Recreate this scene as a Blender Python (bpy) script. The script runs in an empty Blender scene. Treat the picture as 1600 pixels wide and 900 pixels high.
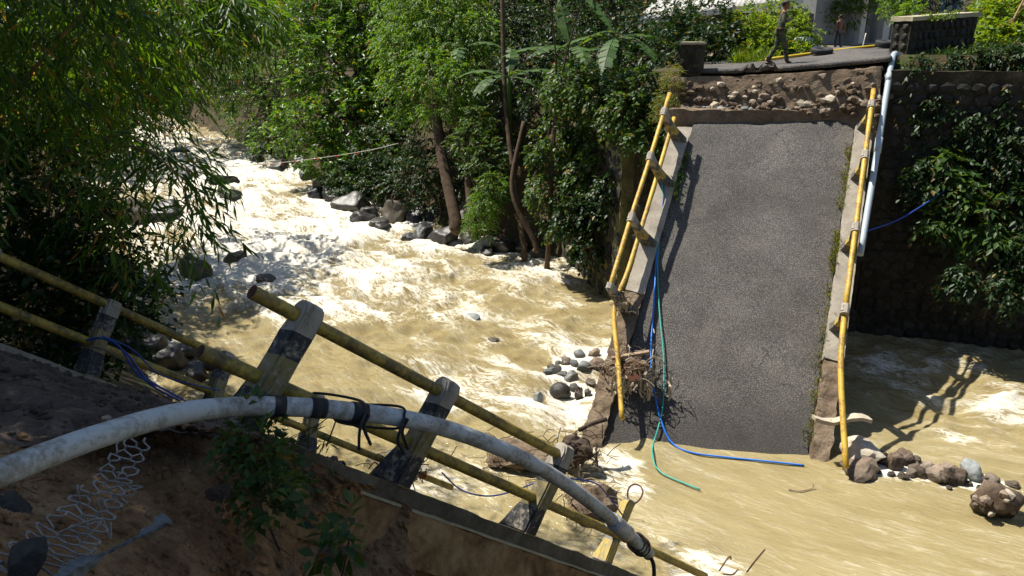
import bpy, bmesh, math, random
import numpy as np
from mathutils import Vector, Matrix

# ------------------------------------------------------------------ camera, light, exposure
SC = bpy.context.scene
COL = SC.collection
PITCH = math.radians(18.6); FPX = 1200.0
CAM = np.array([0.0, 0.0, 8.3])
cd = bpy.data.cameras.new('camera'); cam = bpy.data.objects.new('camera', cd); COL.objects.link(cam)
cd.sensor_width = 36; cd.lens = 27; cd.clip_start = 0.05; cd.clip_end = 600
cam.location = CAM; cam.rotation_euler = (math.pi/2-PITCH, 0, 0)
SC.camera = cam

SUN_EL = math.radians(60); SUN_AZ = math.radians(-63)          # azimuth measured from +Y towards +X
sun_from = Vector((math.sin(SUN_AZ)*math.cos(SUN_EL), math.cos(SUN_AZ)*math.cos(SUN_EL), math.sin(SUN_EL)))
W = bpy.data.worlds.new('World'); SC.world = W; W.use_nodes = True
nt = W.node_tree; bg = nt.nodes['Background']
sky = nt.nodes.new('ShaderNodeTexSky'); sky.sky_type = 'NISHITA'; sky.sun_disc = False
sky.sun_elevation = SUN_EL; sky.sun_rotation = SUN_AZ
nt.links.new(sky.outputs[0], bg.inputs[0]); bg.inputs[1].default_value = 0.075
sl = bpy.data.lights.new('sun', 'SUN'); sl.energy = 5.0; sl.angle = math.radians(0.53); sl.color = (1, .95, .86)
so = bpy.data.objects.new('sun', sl); COL.objects.link(so)
so.rotation_euler = (-sun_from).to_track_quat('-Z', 'Y').to_euler()
SC.view_settings.view_transform = 'Standard'; SC.view_settings.look = 'None'
SC.view_settings.exposure = 0.76; SC.view_settings.gamma = 1
SC.render.engine = 'CYCLES'
SC.cycles.use_denoising = True
SC.cycles.max_bounces = 6; SC.cycles.transparent_max_bounces = 4
SC.cycles.caustics_reflective = False; SC.cycles.caustics_refractive = False

rng = np.random.default_rng(7)
random.seed(7)

# ------------------------------------------------------------------ small maths
_R = np.array([1., 0, 0]); _U = np.array([0, math.sin(PITCH), math.cos(PITCH)]); _F = np.array([0, math.cos(PITCH), -math.sin(PITCH)])
def ray(x, y): return _R*(x-800)/FPX - _U*(y-450)/FPX + _F
def at(x, y, D): return CAM + ray(x, y)*D                        # a sight line measured at a chosen distance
def on_z(x, y, z=0.0):
    r = ray(x, y); return CAM + r*((z-CAM[2])/r[2])
def on_plane(x, y, P, n):
    r = ray(x, y); return CAM + r*(np.dot(P-CAM, n)/np.dot(r, n))
def nrm(v):
    v = np.asarray(v, float); return v/np.maximum(np.linalg.norm(v, axis=-1, keepdims=True), 1e-9)

def _hash(ix, iy, iz):
    n = (ix.astype(np.int64)*374761393 + iy.astype(np.int64)*668265263 + iz.astype(np.int64)*1274126177) & 0xFFFFFFFF
    n = ((n ^ (n >> 13))*1103515245 + 12345) & 0xFFFFFFFF
    n = ((n ^ (n >> 16))*2654435761) & 0xFFFFFFFF
    return (n & 0xFFFFFF)/float(0xFFFFFF)
def vnoise(P):
    P = np.asarray(P, float); i = np.floor(P).astype(np.int64); f = P-i; f = f*f*f*(f*(f*6-15)+10)
    r = 0
    for a in (0, 1):
        for b in (0, 1):
            for c in (0, 1):
                w = (f[..., 0] if a else 1-f[..., 0])*(f[..., 1] if b else 1-f[..., 1])*(f[..., 2] if c else 1-f[..., 2])
                r = r + w*_hash(i[..., 0]+a, i[..., 1]+b, i[..., 2]+c)
    return r*2-1
def fbm(P, o=4, lac=2.03, gain=.5):
    P = np.asarray(P, float); a = 1; s = 0; t = 0
    for k in range(o):
        s = s + a*vnoise(P+17.3*k); t += a; P = P*lac; a *= gain
    return s/t
def p3(x, y, z=0.0): return np.stack(np.broadcast_arrays(np.asarray(x, float), np.asarray(y, float), np.asarray(z, float)), -1)
def sstep(a, b, x): t = np.clip((x-a)/(b-a), 0, 1); return t*t*(3-2*t)

def catmull(pts, n=8):
    P = np.asarray(pts, float); Q = np.vstack([2*P[0]-P[1], P, 2*P[-1]-P[-2]]); out = []
    for i in range(1, len(Q)-2):
        for k in range(n):
            t = k/n
            out.append(.5*((2*Q[i]) + (Q[i+1]-Q[i-1])*t + (2*Q[i-1]-5*Q[i]+4*Q[i+1]-Q[i+2])*t*t + (3*Q[i]-Q[i-1]-3*Q[i+1]+Q[i+2])*t**3))
    out.append(P[-1]); return np.array(out)

# ------------------------------------------------------------------ objects
def link(o, parent=None):
    COL.objects.link(o)
    if parent is not None: o.parent = parent
    return o
def tag(o, label, cat, group=None, kind=None):
    o['label'] = label; o['category'] = cat
    if group: o['group'] = group
    if kind: o['kind'] = kind
    return o
def thing(name, label, cat, loc=(0, 0, 0), group=None, mat=None):
    o = bpy.data.objects.new(name, None); COL.objects.link(o); o.empty_display_size = .2
    if mat is not None: o.matrix_world = mat
    else: o.location = Vector([float(c) for c in loc])
    return tag(o, label, cat, group)
def mk(name, V, F, mat, parent=None, smooth=False, rel=None):
    """mesh object; V in the parent's frame (rel = world origin to subtract)"""
    V = np.asarray(V, float)
    if rel is not None: V = V-np.asarray(rel, float)
    me = bpy.data.meshes.new(name)
    if isinstance(F, np.ndarray):
        n = len(F); k = F.shape[1]
        me.vertices.add(len(V)); me.vertices.foreach_set('co', V.astype(np.float32).ravel())
        me.loops.add(n*k); me.loops.foreach_set('vertex_index', F.astype(np.int32).ravel())
        me.polygons.add(n); me.polygons.foreach_set('loop_start', np.arange(0, n*k, k, dtype=np.int32))
        me.polygons.foreach_set('loop_total', np.full(n, k, dtype=np.int32))
        me.update(calc_edges=True); me.validate()
    else:
        me.from_pydata([tuple(map(float, v)) for v in V], [], [tuple(int(i) for i in f) for f in F])
    me.materials.append(mat)
    if smooth: me.polygons.foreach_set('use_smooth', np.ones(len(me.polygons), dtype=bool))
    me.update()
    return link(bpy.data.objects.new(name, me), parent)
def inst(name, me, M, parent=None):
    o = bpy.data.objects.new(name, me); COL.objects.link(o)
    if parent is not None: o.parent = parent
    o.matrix_local = M
    return o
def copy_tree(src, M):
    c = src.copy(); COL.objects.link(c); c.matrix_world = M
    for ch in src.children:
        d = ch.copy(); COL.objects.link(d); d.parent = c
        for g in ch.children:
            e = g.copy(); COL.objects.link(e); e.parent = d
    return c

class MB:
    def __init__(s): s.V = []; s.F = []; s.n = 0
    def add(s, V, F):
        V = np.asarray(V, float)
        s.V.append(V); s.F += [tuple(int(i)+s.n for i in f) for f in F]; s.n += len(V); return s
    def tube(s, P, r, seg=8, cap=True): return s.add(*tube(P, r, seg, cap))
    def box(s, c, h, ax=None, ch=0.0): return s.add(*box(c, h, ax, ch))
    def build(s, name, mat, parent=None, smooth=False, rel=None):
        return mk(name, np.vstack(s.V), s.F, mat, parent, smooth, rel)
def tube(P, r, seg=8, cap=True):
    P = np.asarray(P, float); n = len(P); r = np.broadcast_to(np.asarray(r, float), (n,))
    T = np.gradient(P, axis=0); T = nrm(T)
    a = np.array([0, 0, 1.]) if abs(T[0][2]) < .9 else np.array([1., 0, 0])
    N = np.zeros_like(P); N[0] = nrm(np.cross(T[0], a))
    for i in range(1, n):
        v = N[i-1]-T[i]*np.dot(N[i-1], T[i]); N[i] = nrm(v)
    B = np.cross(T, N); th = np.linspace(0, 2*math.pi, seg, endpoint=False)
    V = (P[:, None]+r[:, None, None]*(np.cos(th)[None, :, None]*N[:, None]+np.sin(th)[None, :, None]*B[:, None])).reshape(-1, 3)
    F = []
    for i in range(n-1):
        for j in range(seg):
            k = (j+1) % seg; F.append((i*seg+j, i*seg+k, (i+1)*seg+k, (i+1)*seg+j))
    if cap: F.append(tuple(range(seg))[::-1]); F.append(tuple((n-1)*seg+j for j in range(seg)))
    return V, F
def box(c, h, ax=None, ch=0.0):
    c = np.asarray(c, float); h = np.asarray(h, float); ax = np.eye(3) if ax is None else np.asarray(ax, float)
    if ch <= 0:
        S = np.array([[x, y, z] for x in (-1, 1) for y in (-1, 1) for z in (-1, 1)], float)
        F = [(0, 1, 3, 2), (4, 6, 7, 5), (0, 4, 5, 1), (2, 3, 7, 6), (0, 2, 6, 4), (1, 5, 7, 3)]
        return c+(S*h)@ax, F
    V = []; F = []
    idx = {}
    for a in range(3):
        for sg in (-1, 1):
            q = []
            for u, v in ((-1, -1), (1, -1), (1, 1), (-1, 1)):
                p = np.zeros(3); p[a] = sg*h[a]; p[(a+1) % 3] = u*(h[(a+1) % 3]-ch); p[(a+2) % 3] = v*(h[(a+2) % 3]-ch)
                sgn = [0, 0, 0]; sgn[a] = sg; sgn[(a+1) % 3] = u; sgn[(a+2) % 3] = v
                idx[(a, tuple(sgn))] = len(V); q.append(len(V)); V.append(p)
            F.append(tuple(q if sg > 0 else q[::-1]))
    for a in range(3):
        b = (a+1) % 3
        for sa in (-1, 1):
            for sb in (-1, 1):
                q = []
                for face, t in ((a, -1), (b, -1), (b, 1), (a, 1)):
                    s = [0, 0, 0]; s[a] = sa; s[b] = sb; s[3-a-b] = t; q.append(idx[(face, tuple(s))])
                F.append(tuple(q))
    for sx in (-1, 1):
        for sy in (-1, 1):
            for sz in (-1, 1):
                F.append((idx[(0, (sx, sy, sz))], idx[(1, (sx, sy, sz))], idx[(2, (sx, sy, sz))]))
    return c+np.array(V)@ax, F
def sheet(P):
    """grid of points (a,b,3) -> V, F"""
    a, b = P.shape[:2]; i = np.arange(a*b).reshape(a, b)
    F = np.stack([i[:-1, :-1], i[1:, :-1], i[1:, 1:], i[:-1, 1:]], -1).reshape(-1, 4)
    return P.reshape(-1, 3), F
def rough_box(x0, x1, y0, y1, z0, z1, res, amp, freq=2.0, seed=0.0, fn=None):
    """closed box of gridded faces pushed about by noise"""
    nx, ny, nz = [max(1, int(round(abs(d)/res))) for d in (x1-x0, y1-y0, z1-z0)]
    X = np.linspace(x0, x1, nx+1); Y = np.linspace(y0, y1, ny+1); Z = np.linspace(z0, z1, nz+1)
    VV = []; FF = []; n = 0
    def face(A, flip):
        nonlocal n
        V, F = sheet(A); VV.append(V); FF.append((F[:, ::-1] if flip else F)+n); n += len(V)
    for z, fl in ((z0, True), (z1, False)): A = p3(X[:, None], Y[None, :], z); face(A, fl)
    for x, fl in ((x0, True), (x1, False)): A = p3(x, Y[:, None], Z[None, :]); face(A, fl)
    for y, fl in ((y0, False), (y1, True)): A = p3(X[:, None], y, Z[None, :]); face(A, fl)
    V = np.vstack(VV); F = np.vstack(FF)
    D = np.stack([fbm(V*freq+seed+k*31.7, 4) for k in range(3)], -1)
    V = V+D*amp
    if fn is not None: V = fn(V)
    return V, F

# ------------------------------------------------------------------ materials
MATS = {}
def newmat(name):
    m = bpy.data.materials.new(name); m.use_nodes = True
    return m, m.node_tree, m.node_tree.nodes['Principled BSDF']
def lk(t, a, b): t.links.new(a, b)
def nnoise(t, co, scale, detail=4, rough=.55, dist=0.0):
    n = t.nodes.new('ShaderNodeTexNoise'); n.inputs['Scale'].default_value = scale; n.inputs['Detail'].default_value = detail
    n.inputs['Roughness'].default_value = rough; n.inputs['Distortion'].default_value = dist
    if co is not None: lk(t, co, n.inputs['Vector'])
    return n
def ramp(t, fac, stops):
    r = t.nodes.new('ShaderNodeValToRGB'); e = r.color_ramp.elements
    while len(e) < len(stops): e.new(.5)
    for k, (p, c) in enumerate(stops): e[k].position = p; e[k].color = (*c, 1) if len(c) == 3 else c
    lk(t, fac, r.inputs[0]); return r
def mix(t, fac, a, b, typ='MIX'):
    n = t.nodes.new('ShaderNodeMix'); n.data_type = 'RGBA'; n.blend_type = typ
    for i, v in ((0, fac), (6, a), (7, b)):
        if hasattr(v, 'links') or hasattr(v, 'is_linked'): lk(t, v, n.inputs[i])
        elif i == 0: n.inputs[0].default_value = v
        else: n.inputs[i].default_value = (*v, 1)
    return n.outputs[2]
def math_(t, op, a, b=None, c=None, clamp=False):
    n = t.nodes.new('ShaderNodeMath'); n.operation = op; n.use_clamp = clamp
    for i, v in enumerate((a, b, c)):
        if v is None: continue
        if hasattr(v, 'is_linked'): lk(t, v, n.inputs[i])
        else: n.inputs[i].default_value = v
    return n.outputs[0]
def bump(t, b, h, strength, dist=.02):
    n = t.nodes.new('ShaderNodeBump'); n.inputs['Strength'].default_value = strength; n.inputs['Distance'].default_value = dist
    lk(t, h, n.inputs['Height']); lk(t, n.outputs[0], b.inputs['Normal']); return n
def objco(t, world=False):
    if world: return t.nodes.new('ShaderNodeNewGeometry').outputs['Position']
    return t.nodes.new('ShaderNodeTexCoord').outputs['Object']
def earth(name, stops, scale=3.0, fine=25.0, rough=.9, bs=.5, bd=.03, spec=.3, objrand=0.0, world=False, moss=None, wet=False):
    """general stony / earthy / rusty surface: blotches + fine grain + relief"""
    m, t, b = newmat(name); co = objco(t, world)
    n1 = nnoise(t, co, scale, 6, .6, .3); n2 = nnoise(t, co, fine, 5, .65)
    f = math_(t, 'ADD', math_(t, 'MULTIPLY', n1.outputs[0], .65), math_(t, 'MULTIPLY', n2.outputs[0], .35))
    if objrand:
        oi = t.nodes.new('ShaderNodeObjectInfo')
        f = math_(t, 'ADD', f, math_(t, 'MULTIPLY', math_(t, 'SUBTRACT', oi.outputs['Random'], .5), objrand))
    c = ramp(t, f, stops).outputs[0]
    if moss:
        g = t.nodes.new('ShaderNodeNewGeometry'); sx = t.nodes.new('ShaderNodeSeparateXYZ'); lk(t, g.outputs['Normal'], sx.inputs[0])
        n3 = nnoise(t, co, moss[1], 5)
        mf = math_(t, 'ADD', math_(t, 'MULTIPLY', sx.outputs[2], .10), math_(t, 'SUBTRACT', n3.outputs[0], moss[2]))
        mf = math_(t, 'MULTIPLY', mf, 5.0, clamp=True)
        c = mix(t, mf, c, moss[0])
    if wet:                                                      # splashed dark below the flood line
        gw = t.nodes.new('ShaderNodeNewGeometry'); sw = t.nodes.new('ShaderNodeSeparateXYZ'); lk(t, gw.outputs['Position'], sw.inputs[0])
        wf = math_(t, 'MULTIPLY', math_(t, 'SUBTRACT', math_(t, 'ADD', -.02, math_(t, 'MULTIPLY', n1.outputs[0], .28)), sw.outputs[2]), 7.0, clamp=True)
        c = mix(t, math_(t, 'MULTIPLY', wf, .7), c, (.03, .024, .016)); rgh = math_(t, 'SUBTRACT', rough, math_(t, 'MULTIPLY', wf, rough-.3)); lk(t, rgh, b.inputs['Roughness'])
    lk(t, c, b.inputs['Base Color']); b.inputs['Roughness'].default_value = rough; b.inputs['Specular IOR Level'].default_value = spec
    h = math_(t, 'ADD', n1.outputs[0], math_(t, 'MULTIPLY', n2.outputs[0], .5)); bump(t, b, h, bs, bd)
    MATS[name] = m; return m
def leafmat(name, dark, light, trans=.45, tint=(2.1, 1.7, .5), rough=.48, dead=0.03):
    m, t, b = newmat(name)
    g = t.nodes.new('ShaderNodeNewGeometry')
    r = ramp(t, g.outputs['Random Per Island'], [(0, dark), (1-dead-.03, light), (1-dead+.001, (.16, .11, .03)), (1, (.2, .13, .04))] if dead > 0 else [(0, dark), (1, light)])
    c = r.outputs[0]
    lk(t, c, b.inputs['Base Color']); b.inputs['Roughness'].default_value = rough; b.inputs['Specular IOR Level'].default_value = .4
    tr = t.nodes.new('ShaderNodeBsdfTranslucent'); tc = mix(t, 1.0, c, tint, 'MULTIPLY'); lk(t, tc, tr.inputs[0])
    ms = t.nodes.new('ShaderNodeMixShader'); ms.inputs[0].default_value = trans
    lk(t, b.outputs[0], ms.inputs[1]); lk(t, tr.outputs[0], ms.inputs[2])
    lk(t, ms.outputs[0], t.nodes['Material Output'].inputs[0]); MATS[name] = m; return m
def plain(name, col, rough=.6, metal=0.0, var=.25, scale=6.0, bs=.15, spec=.4, world=False):
    a = tuple(x*(1-var) for x in col); c = tuple(min(1, x*(1+var)) for x in col)
    m = earth(name, [(.3, a), (.7, c)], scale, scale*7, rough, bs, .01, spec, 0, world)
    m.node_tree.nodes['Principled BSDF'].inputs['Metallic'].default_value = metal
    return m

earth('soil', [(.28, (.04, .024, .014)), (.40, (.19, .105, .05)), (.55, (.35, .21, .105)), (.78, (.5, .37, .23))], 3.0, 22, .95, 1.0, .09, .2, 0, True)
earth('bank_soil', [(.3, (.02, .016, .01)), (.55, (.07, .05, .028)), (.8, (.13, .095, .055))], 1.2, 12, .95, .8, .06, .2, 0, True, ((.035, .055, .015), 1.4, .55))
earth('gravel_soil', [(.3, (.035, .026, .02)), (.46, (.09, .068, .052)), (.6, (.16, .115, .085)), (.75, (.32, .28, .24))], 4.0, 45, .95, 1.0, .03, .2, 0, True)
earth('dirt_yard', [(.3, (.16, .11, .07)), (.7, (.3, .22, .15))], 1.0, 14, .95, .3, .02, .2, 0, True)
earth('wet_rock', [(.25, (.006, .006, .006)), (.5, (.024, .022, .020)), (.75, (.065, .06, .05))], 2.5, 16, .45, .6, .04, .5, .25, False)
earth('river_rock', [(.25, (.022, .018, .013)), (.5, (.075, .062, .042)), (.75, (.15, .125, .085))], 2.0, 16, .55, .6, .04, .5, .2, False)
earth('rubble', [(.25, (.045, .030, .02)), (.48, (.14, .10, .07)), (.7, (.27, .21, .155)), (.85, (.4, .34, .27))], 2.6, 13, .9, .7, .03, .3, .5, False, wet=True)
earth('pale_rubble', [(.25, (.2, .16, .11)), (.5, (.4, .34, .25)), (.75, (.6, .54, .44))], 2.0, 22, .9, .6, .03, .3, .3, False, wet=True)
earth('rubble_brown', [(.25, (.05, .034, .022)), (.5, (.165, .12, .08)), (.8, (.33, .265, .19))], 2.5, 16, .95, 1.0, .05, .2, 0, False)
earth('grey_stone', [(.3, (.10, .11, .11)), (.7, (.3, .32, .31))], 2.0, 18, .7, .5, .03, .4, .4, False, wet=True)
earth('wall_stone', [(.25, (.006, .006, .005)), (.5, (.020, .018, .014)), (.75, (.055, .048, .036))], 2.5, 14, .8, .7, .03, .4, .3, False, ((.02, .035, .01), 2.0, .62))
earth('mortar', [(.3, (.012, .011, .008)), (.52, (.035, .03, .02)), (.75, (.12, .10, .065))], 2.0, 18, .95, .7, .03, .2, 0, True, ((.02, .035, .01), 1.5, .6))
earth('mossy_wall', [(.3, (.05, .05, .025)), (.5, (.16, .15, .07)), (.75, (.3, .27, .15))], 1.6, 14, .95, .9, .05, .2, 0, True, ((.07, .11, .02), 1.3, .5))
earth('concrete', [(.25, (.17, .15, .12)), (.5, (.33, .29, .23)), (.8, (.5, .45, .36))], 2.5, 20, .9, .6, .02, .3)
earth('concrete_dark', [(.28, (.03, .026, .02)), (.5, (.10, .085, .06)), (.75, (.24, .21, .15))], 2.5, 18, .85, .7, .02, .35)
earth('concrete_brown', [(.25, (.03, .018, .009)), (.42, (.17, .10, .045)), (.56, (.31, .195, .09)), (.8, (.48, .37, .22))], 3.0, 12, .9, .9, .03, .25)
earth('pale_cap', [(.25, (.2, .18, .10)), (.6, (.45, .4, .27))], 2.5, 18, .9, .5, .02, .3)
earth('trunk_bark', [(.3, (.03, .02, .013)), (.7, (.13, .09, .06))], 5, 30, .95, 1.0, .03, .2)
earth('old_bamboo', [(.3, (.16, .08, .03)), (.7, (.32, .19, .08))], 3, 20, .6, .4, .02, .4)
earth('driftwood', [(.25, (.06, .035, .02)), (.5, (.18, .12, .075)), (.8, (.36, .28, .19))], 6, 30, .95, .6, .02, .2, .4)
earth('dark_litter', [(.3, (.018, .013, .010)), (.6, (.075, .052, .035)), (.85, (.17, .125, .085))], 5, 25, .8, .5, .02, .3, .3)
plain('rusty_wire', (.10, .05, .03), .8); plain('iron_wire', (.30, .29, .27), .6, .2); plain('rubber', (.02, .02, .021), .75)
plain('blue_cable', (.015, .16, .62), .4, var=.12); plain('navy_cable', (.02, .06, .30), .45, var=.2); plain('green_cable', (.03, .34, .26), .4, var=.12)
plain('grey_cable', (.10, .11, .12), .5); plain('pale_rope', (.45, .42, .36), .9); plain('red_rag', (.6, .05, .03), .8)
plain('white_plastic', (.6, .66, .72), .45); plain('pale_cloth', (.42, .36, .27), .95); plain('orange_litter', (.5, .17, .02), .6)
plain('grey_pipe', (.34, .40, .43), .45, var=.15, scale=2); plain('red_cloth', (.10, .015, .02), .9); plain('pink_rag', (.55, .25, .18), .9)
plain('skin', (.20, .085, .045), .55, var=.1, bs=.05); plain('hair', (.012, .01, .009), .7); plain('grey_trousers', (.11, .105, .10), .9)
plain('boot', (.05, .03, .02), .7); plain('roof_sheet', (.42, .40, .36), .6, var=.15, scale=1.5); plain('dark_wall', (.07, .06, .05), .9); plain('brick_wall', (.22, .10, .06), .9)
plain('white_wall', (.55, .53, .48), .85, var=.12, scale=1.0); plain('grey_wall', (.25, .25, .24), .85, scale=1.2); plain('dark_glass', (.02, .022, .025), .15)
plain('blue_sheet', (.06, .16, .33), .5); plain('bike_black', (.02, .02, .024), .35); plain('bike_blue', (.03, .12, .4), .3); plain('bright_yellow', (.62, .42, .03), .5, var=.15)
plain('brown_paint', (.2, .11, .05), .7)
leafmat('leaf_bamboo', (.012, .04, .006), (.06, .15, .014), .5, (3.0, 2.2, .6))
leafmat('leaf_dark', (.008, .024, .006), (.026, .065, .011), .35, (1.5, 1.4, .5))
leafmat('leaf_mango', (.018, .06, .009), (.095, .21, .02), .42, (2.4, 1.9, .5), rough=.38)
leafmat('leaf_light', (.035, .10, .01), (.11, .225, .018), .5)
leafmat('leaf_bright', (.07, .14, .012), (.15, .24, .022), .5, dead=.02)
leafmat('leaf_banana', (.035, .085, .018), (.085, .16, .03), .4, dead=0, rough=.55)
leafmat('leaf_vine', (.02, .055, .012), (.07, .135, .024), .4)
leafmat('grass_blade', (.06, .09, .015), (.16, .19, .04), .45, dead=.12)
leafmat('dry_leaf', (.10, .065, .02), (.25, .19, .07), .4, dead=0)

def asphalt():
    m, t, b = newmat('asphalt'); co = objco(t)
    v = t.nodes.new('ShaderNodeTexVoronoi'); v.inputs['Scale'].default_value = 38; lk(t, co, v.inputs['Vector'])
    n1 = nnoise(t, co, .55, 6, .65, .4); n2 = nnoise(t, co, 70, 4, .7); n3 = nnoise(t, co, 7, 4)
    f = math_(t, 'ADD', math_(t, 'MULTIPLY', n1.outputs[0], .55), math_(t, 'ADD', math_(t, 'MULTIPLY', n2.outputs[0], .3), math_(t, 'MULTIPLY', n3.outputs[0], .15)))
    c = ramp(t, f, [(.3, (.068, .061, .053)), (.5, (.150, .138, .121)), (.7, (.25, .234, .207))]).outputs[0]
    g = ramp(t, v.outputs['Distance'], [(.10, (1.75, 1.72, 1.64)), (.5, (.38, .38, .4))]).outputs[0]
    c = mix(t, .92, c, g, 'MULTIPLY')
    # cracks with a shape of their own
    vc = t.nodes.new('ShaderNodeTexVoronoi'); vc.feature = 'DISTANCE_TO_EDGE'; vc.inputs['Scale'].default_value = .8
    w = nnoise(t, co, 2.5, 5); va = t.nodes.new('ShaderNodeVectorMath'); va.operation = 'MULTIPLY_ADD'; lk(t, w.outputs['Color'], va.inputs[0]); va.inputs[1].default_value = (.5, .5, .5); lk(t, co, va.inputs[2])
    lk(t, va.outputs[0], vc.inputs['Vector'])
    ck = math_(t, 'MULTIPLY', math_(t, 'LESS_THAN', vc.outputs[0], .006), math_(t, 'GREATER_THAN', n1.outputs[0], .56))
    c = mix(t, math_(t, 'MULTIPLY', ck, .7), c, (.02, .018, .016))
    # pale mud dust patches
    n4 = nnoise(t, co, .8, 6, .7, .6); d = math_(t, 'MULTIPLY', math_(t, 'SUBTRACT', n4.outputs[0], .52), 2.2, clamp=True)
    c = mix(t, math_(t, 'MULTIPLY', d, .45), c, (.24, .21, .165))
    # soaked and silted towards the water line; tyre-polished lanes
    gp__ = t.nodes.new('ShaderNodeNewGeometry'); sz = t.nodes.new('ShaderNodeSeparateXYZ'); lk(t, gp__.outputs['Position'], sz.inputs[0])
    wet = math_(t, 'MULTIPLY', math_(t, 'SUBTRACT', math_(t, 'ADD', .35, math_(t, 'MULTIPLY', n1.outputs[0], .9)), sz.outputs[2]), 1.6, clamp=True)
    c = mix(t, math_(t, 'MULTIPLY', wet, .62), c, (.035, .031, .027))
    pt = nnoise(t, co, .33, 5, .6, 1.2); c = mix(t, math_(t, 'MULTIPLY', math_(t, 'SUBTRACT', pt.outputs[0], .5), 2.2, clamp=True), c, mix(t, 1.0, c, (.62, .6, .6), 'MULTIPLY'))
    lk(t, c, b.inputs['Base Color']); b.inputs['Roughness'].default_value = .85; b.inputs['Specular IOR Level'].default_value = .35
    h = math_(t, 'SUBTRACT', math_(t, 'MULTIPLY', n2.outputs[0], .5), math_(t, 'ADD', v.outputs['Distance'], math_(t, 'MULTIPLY', ck, 1.5)))
    bump(t, b, h, .9, .012); MATS['asphalt'] = m
asphalt()

def painted_pipe(name, base, grime, amt):
    m, t, b = newmat(name); co = objco(t)
    n1 = nnoise(t, co, 3, 6, .7, .5); n2 = nnoise(t, co, 22, 5, .7)
    f = math_(t, 'ADD', math_(t, 'MULTIPLY', n1.outputs[0], .6), math_(t, 'MULTIPLY', n2.outputs[0], .4))
    c = ramp(t, f, [(amt-.10, grime), (amt, tuple(.5*(g+x) for g, x in zip(grime, base))), (amt+.07, base), (.8, tuple(min(1, x*1.15) for x in base))]).outputs[0]
    lk(t, c, b.inputs['Base Color']); b.inputs['Roughness'].default_value = .55; bump(t, b, f, .4, .01); MATS[name] = m
painted_pipe('yellow_pipe', (.52, .33, .035), (.13, .065, .022), .45)
painted_pipe('weathered_yellow_pipe', (.38, .27, .04), (.06, .042, .018), .49)
painted_pipe('white_pipe', (.46, .475, .46), (.16, .13, .085), .46)

def banded(name, z0, band, yellow, dark, grey_top, wear):
    """paint bands up a rail post (object z is up the post)"""
    m, t, b = newmat(name); co = objco(t); s = t.nodes.new('ShaderNodeSeparateXYZ'); lk(t, co, s.inputs[0])
    n1 = nnoise(t, co, 5, 6, .7, .4); n2 = nnoise(t, co, 28, 4, .7)
    z = math_(t, 'ADD', s.outputs[2], math_(t, 'MULTIPLY', math_(t, 'SUBTRACT', n1.outputs[0], .5), .03))
    k = math_(t, 'MODULO', math_(t, 'ADD', math_(t, 'DIVIDE', math_(t, 'SUBTRACT', z, z0), band), 20.0), 2.0)
    isd = math_(t, 'LESS_THAN', k, 1.0)
    c = mix(t, isd, yellow, dark)
    top = math_(t, 'GREATER_THAN', z, grey_top); c = mix(t, top, c, (.32, .29, .235))
    f = math_(t, 'ADD', math_(t, 'MULTIPLY', n1.outputs[0], .6), math_(t, 'MULTIPLY', n2.outputs[0], .4))
    wr = math_(t, 'MULTIPLY', math_(t, 'SUBTRACT', f, 1-wear), 9.0, clamp=True)
    cc = ramp(t, n2.outputs[0], [(.3, (.15, .13, .09)), (.7, (.36, .32, .25))]).outputs[0]
    c = mix(t, wr, c, cc)
    ms_ = t.nodes.new('ShaderNodeMapping'); ms_.inputs['Scale'].default_value = (16, 16, 1.6); lk(t, co, ms_.inputs[0]); ns_ = nnoise(t, ms_.outputs[0], 1.0, 5, .65, .4)
    c = mix(t, math_(t, 'MULTIPLY', math_(t, 'SUBTRACT', ns_.outputs[0], .5), 5.0, clamp=True), c, mix(t, 1.0, c, (.5, .48, .44), 'MULTIPLY'))
    n5 = nnoise(t, co, 46, 4, .7); c = mix(t, math_(t, 'MULTIPLY', math_(t, 'SUBTRACT', n5.outputs[0], .58), 7.0, clamp=True), c, (.045, .042, .036))
    lk(t, c, b.inputs['Base Color']); b.inputs['Roughness'].default_value = .8; bump(t, b, f, .6, .012); MATS[name] = m
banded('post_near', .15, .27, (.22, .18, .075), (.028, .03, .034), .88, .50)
banded('post_far', .12, .27, (.46, .32, .05), (.07, .065, .055), .80, .52)
banded('post_broken', .42, .25, (.50, .38, .11), (.20, .205, .21), 1.4, .5)

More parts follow.
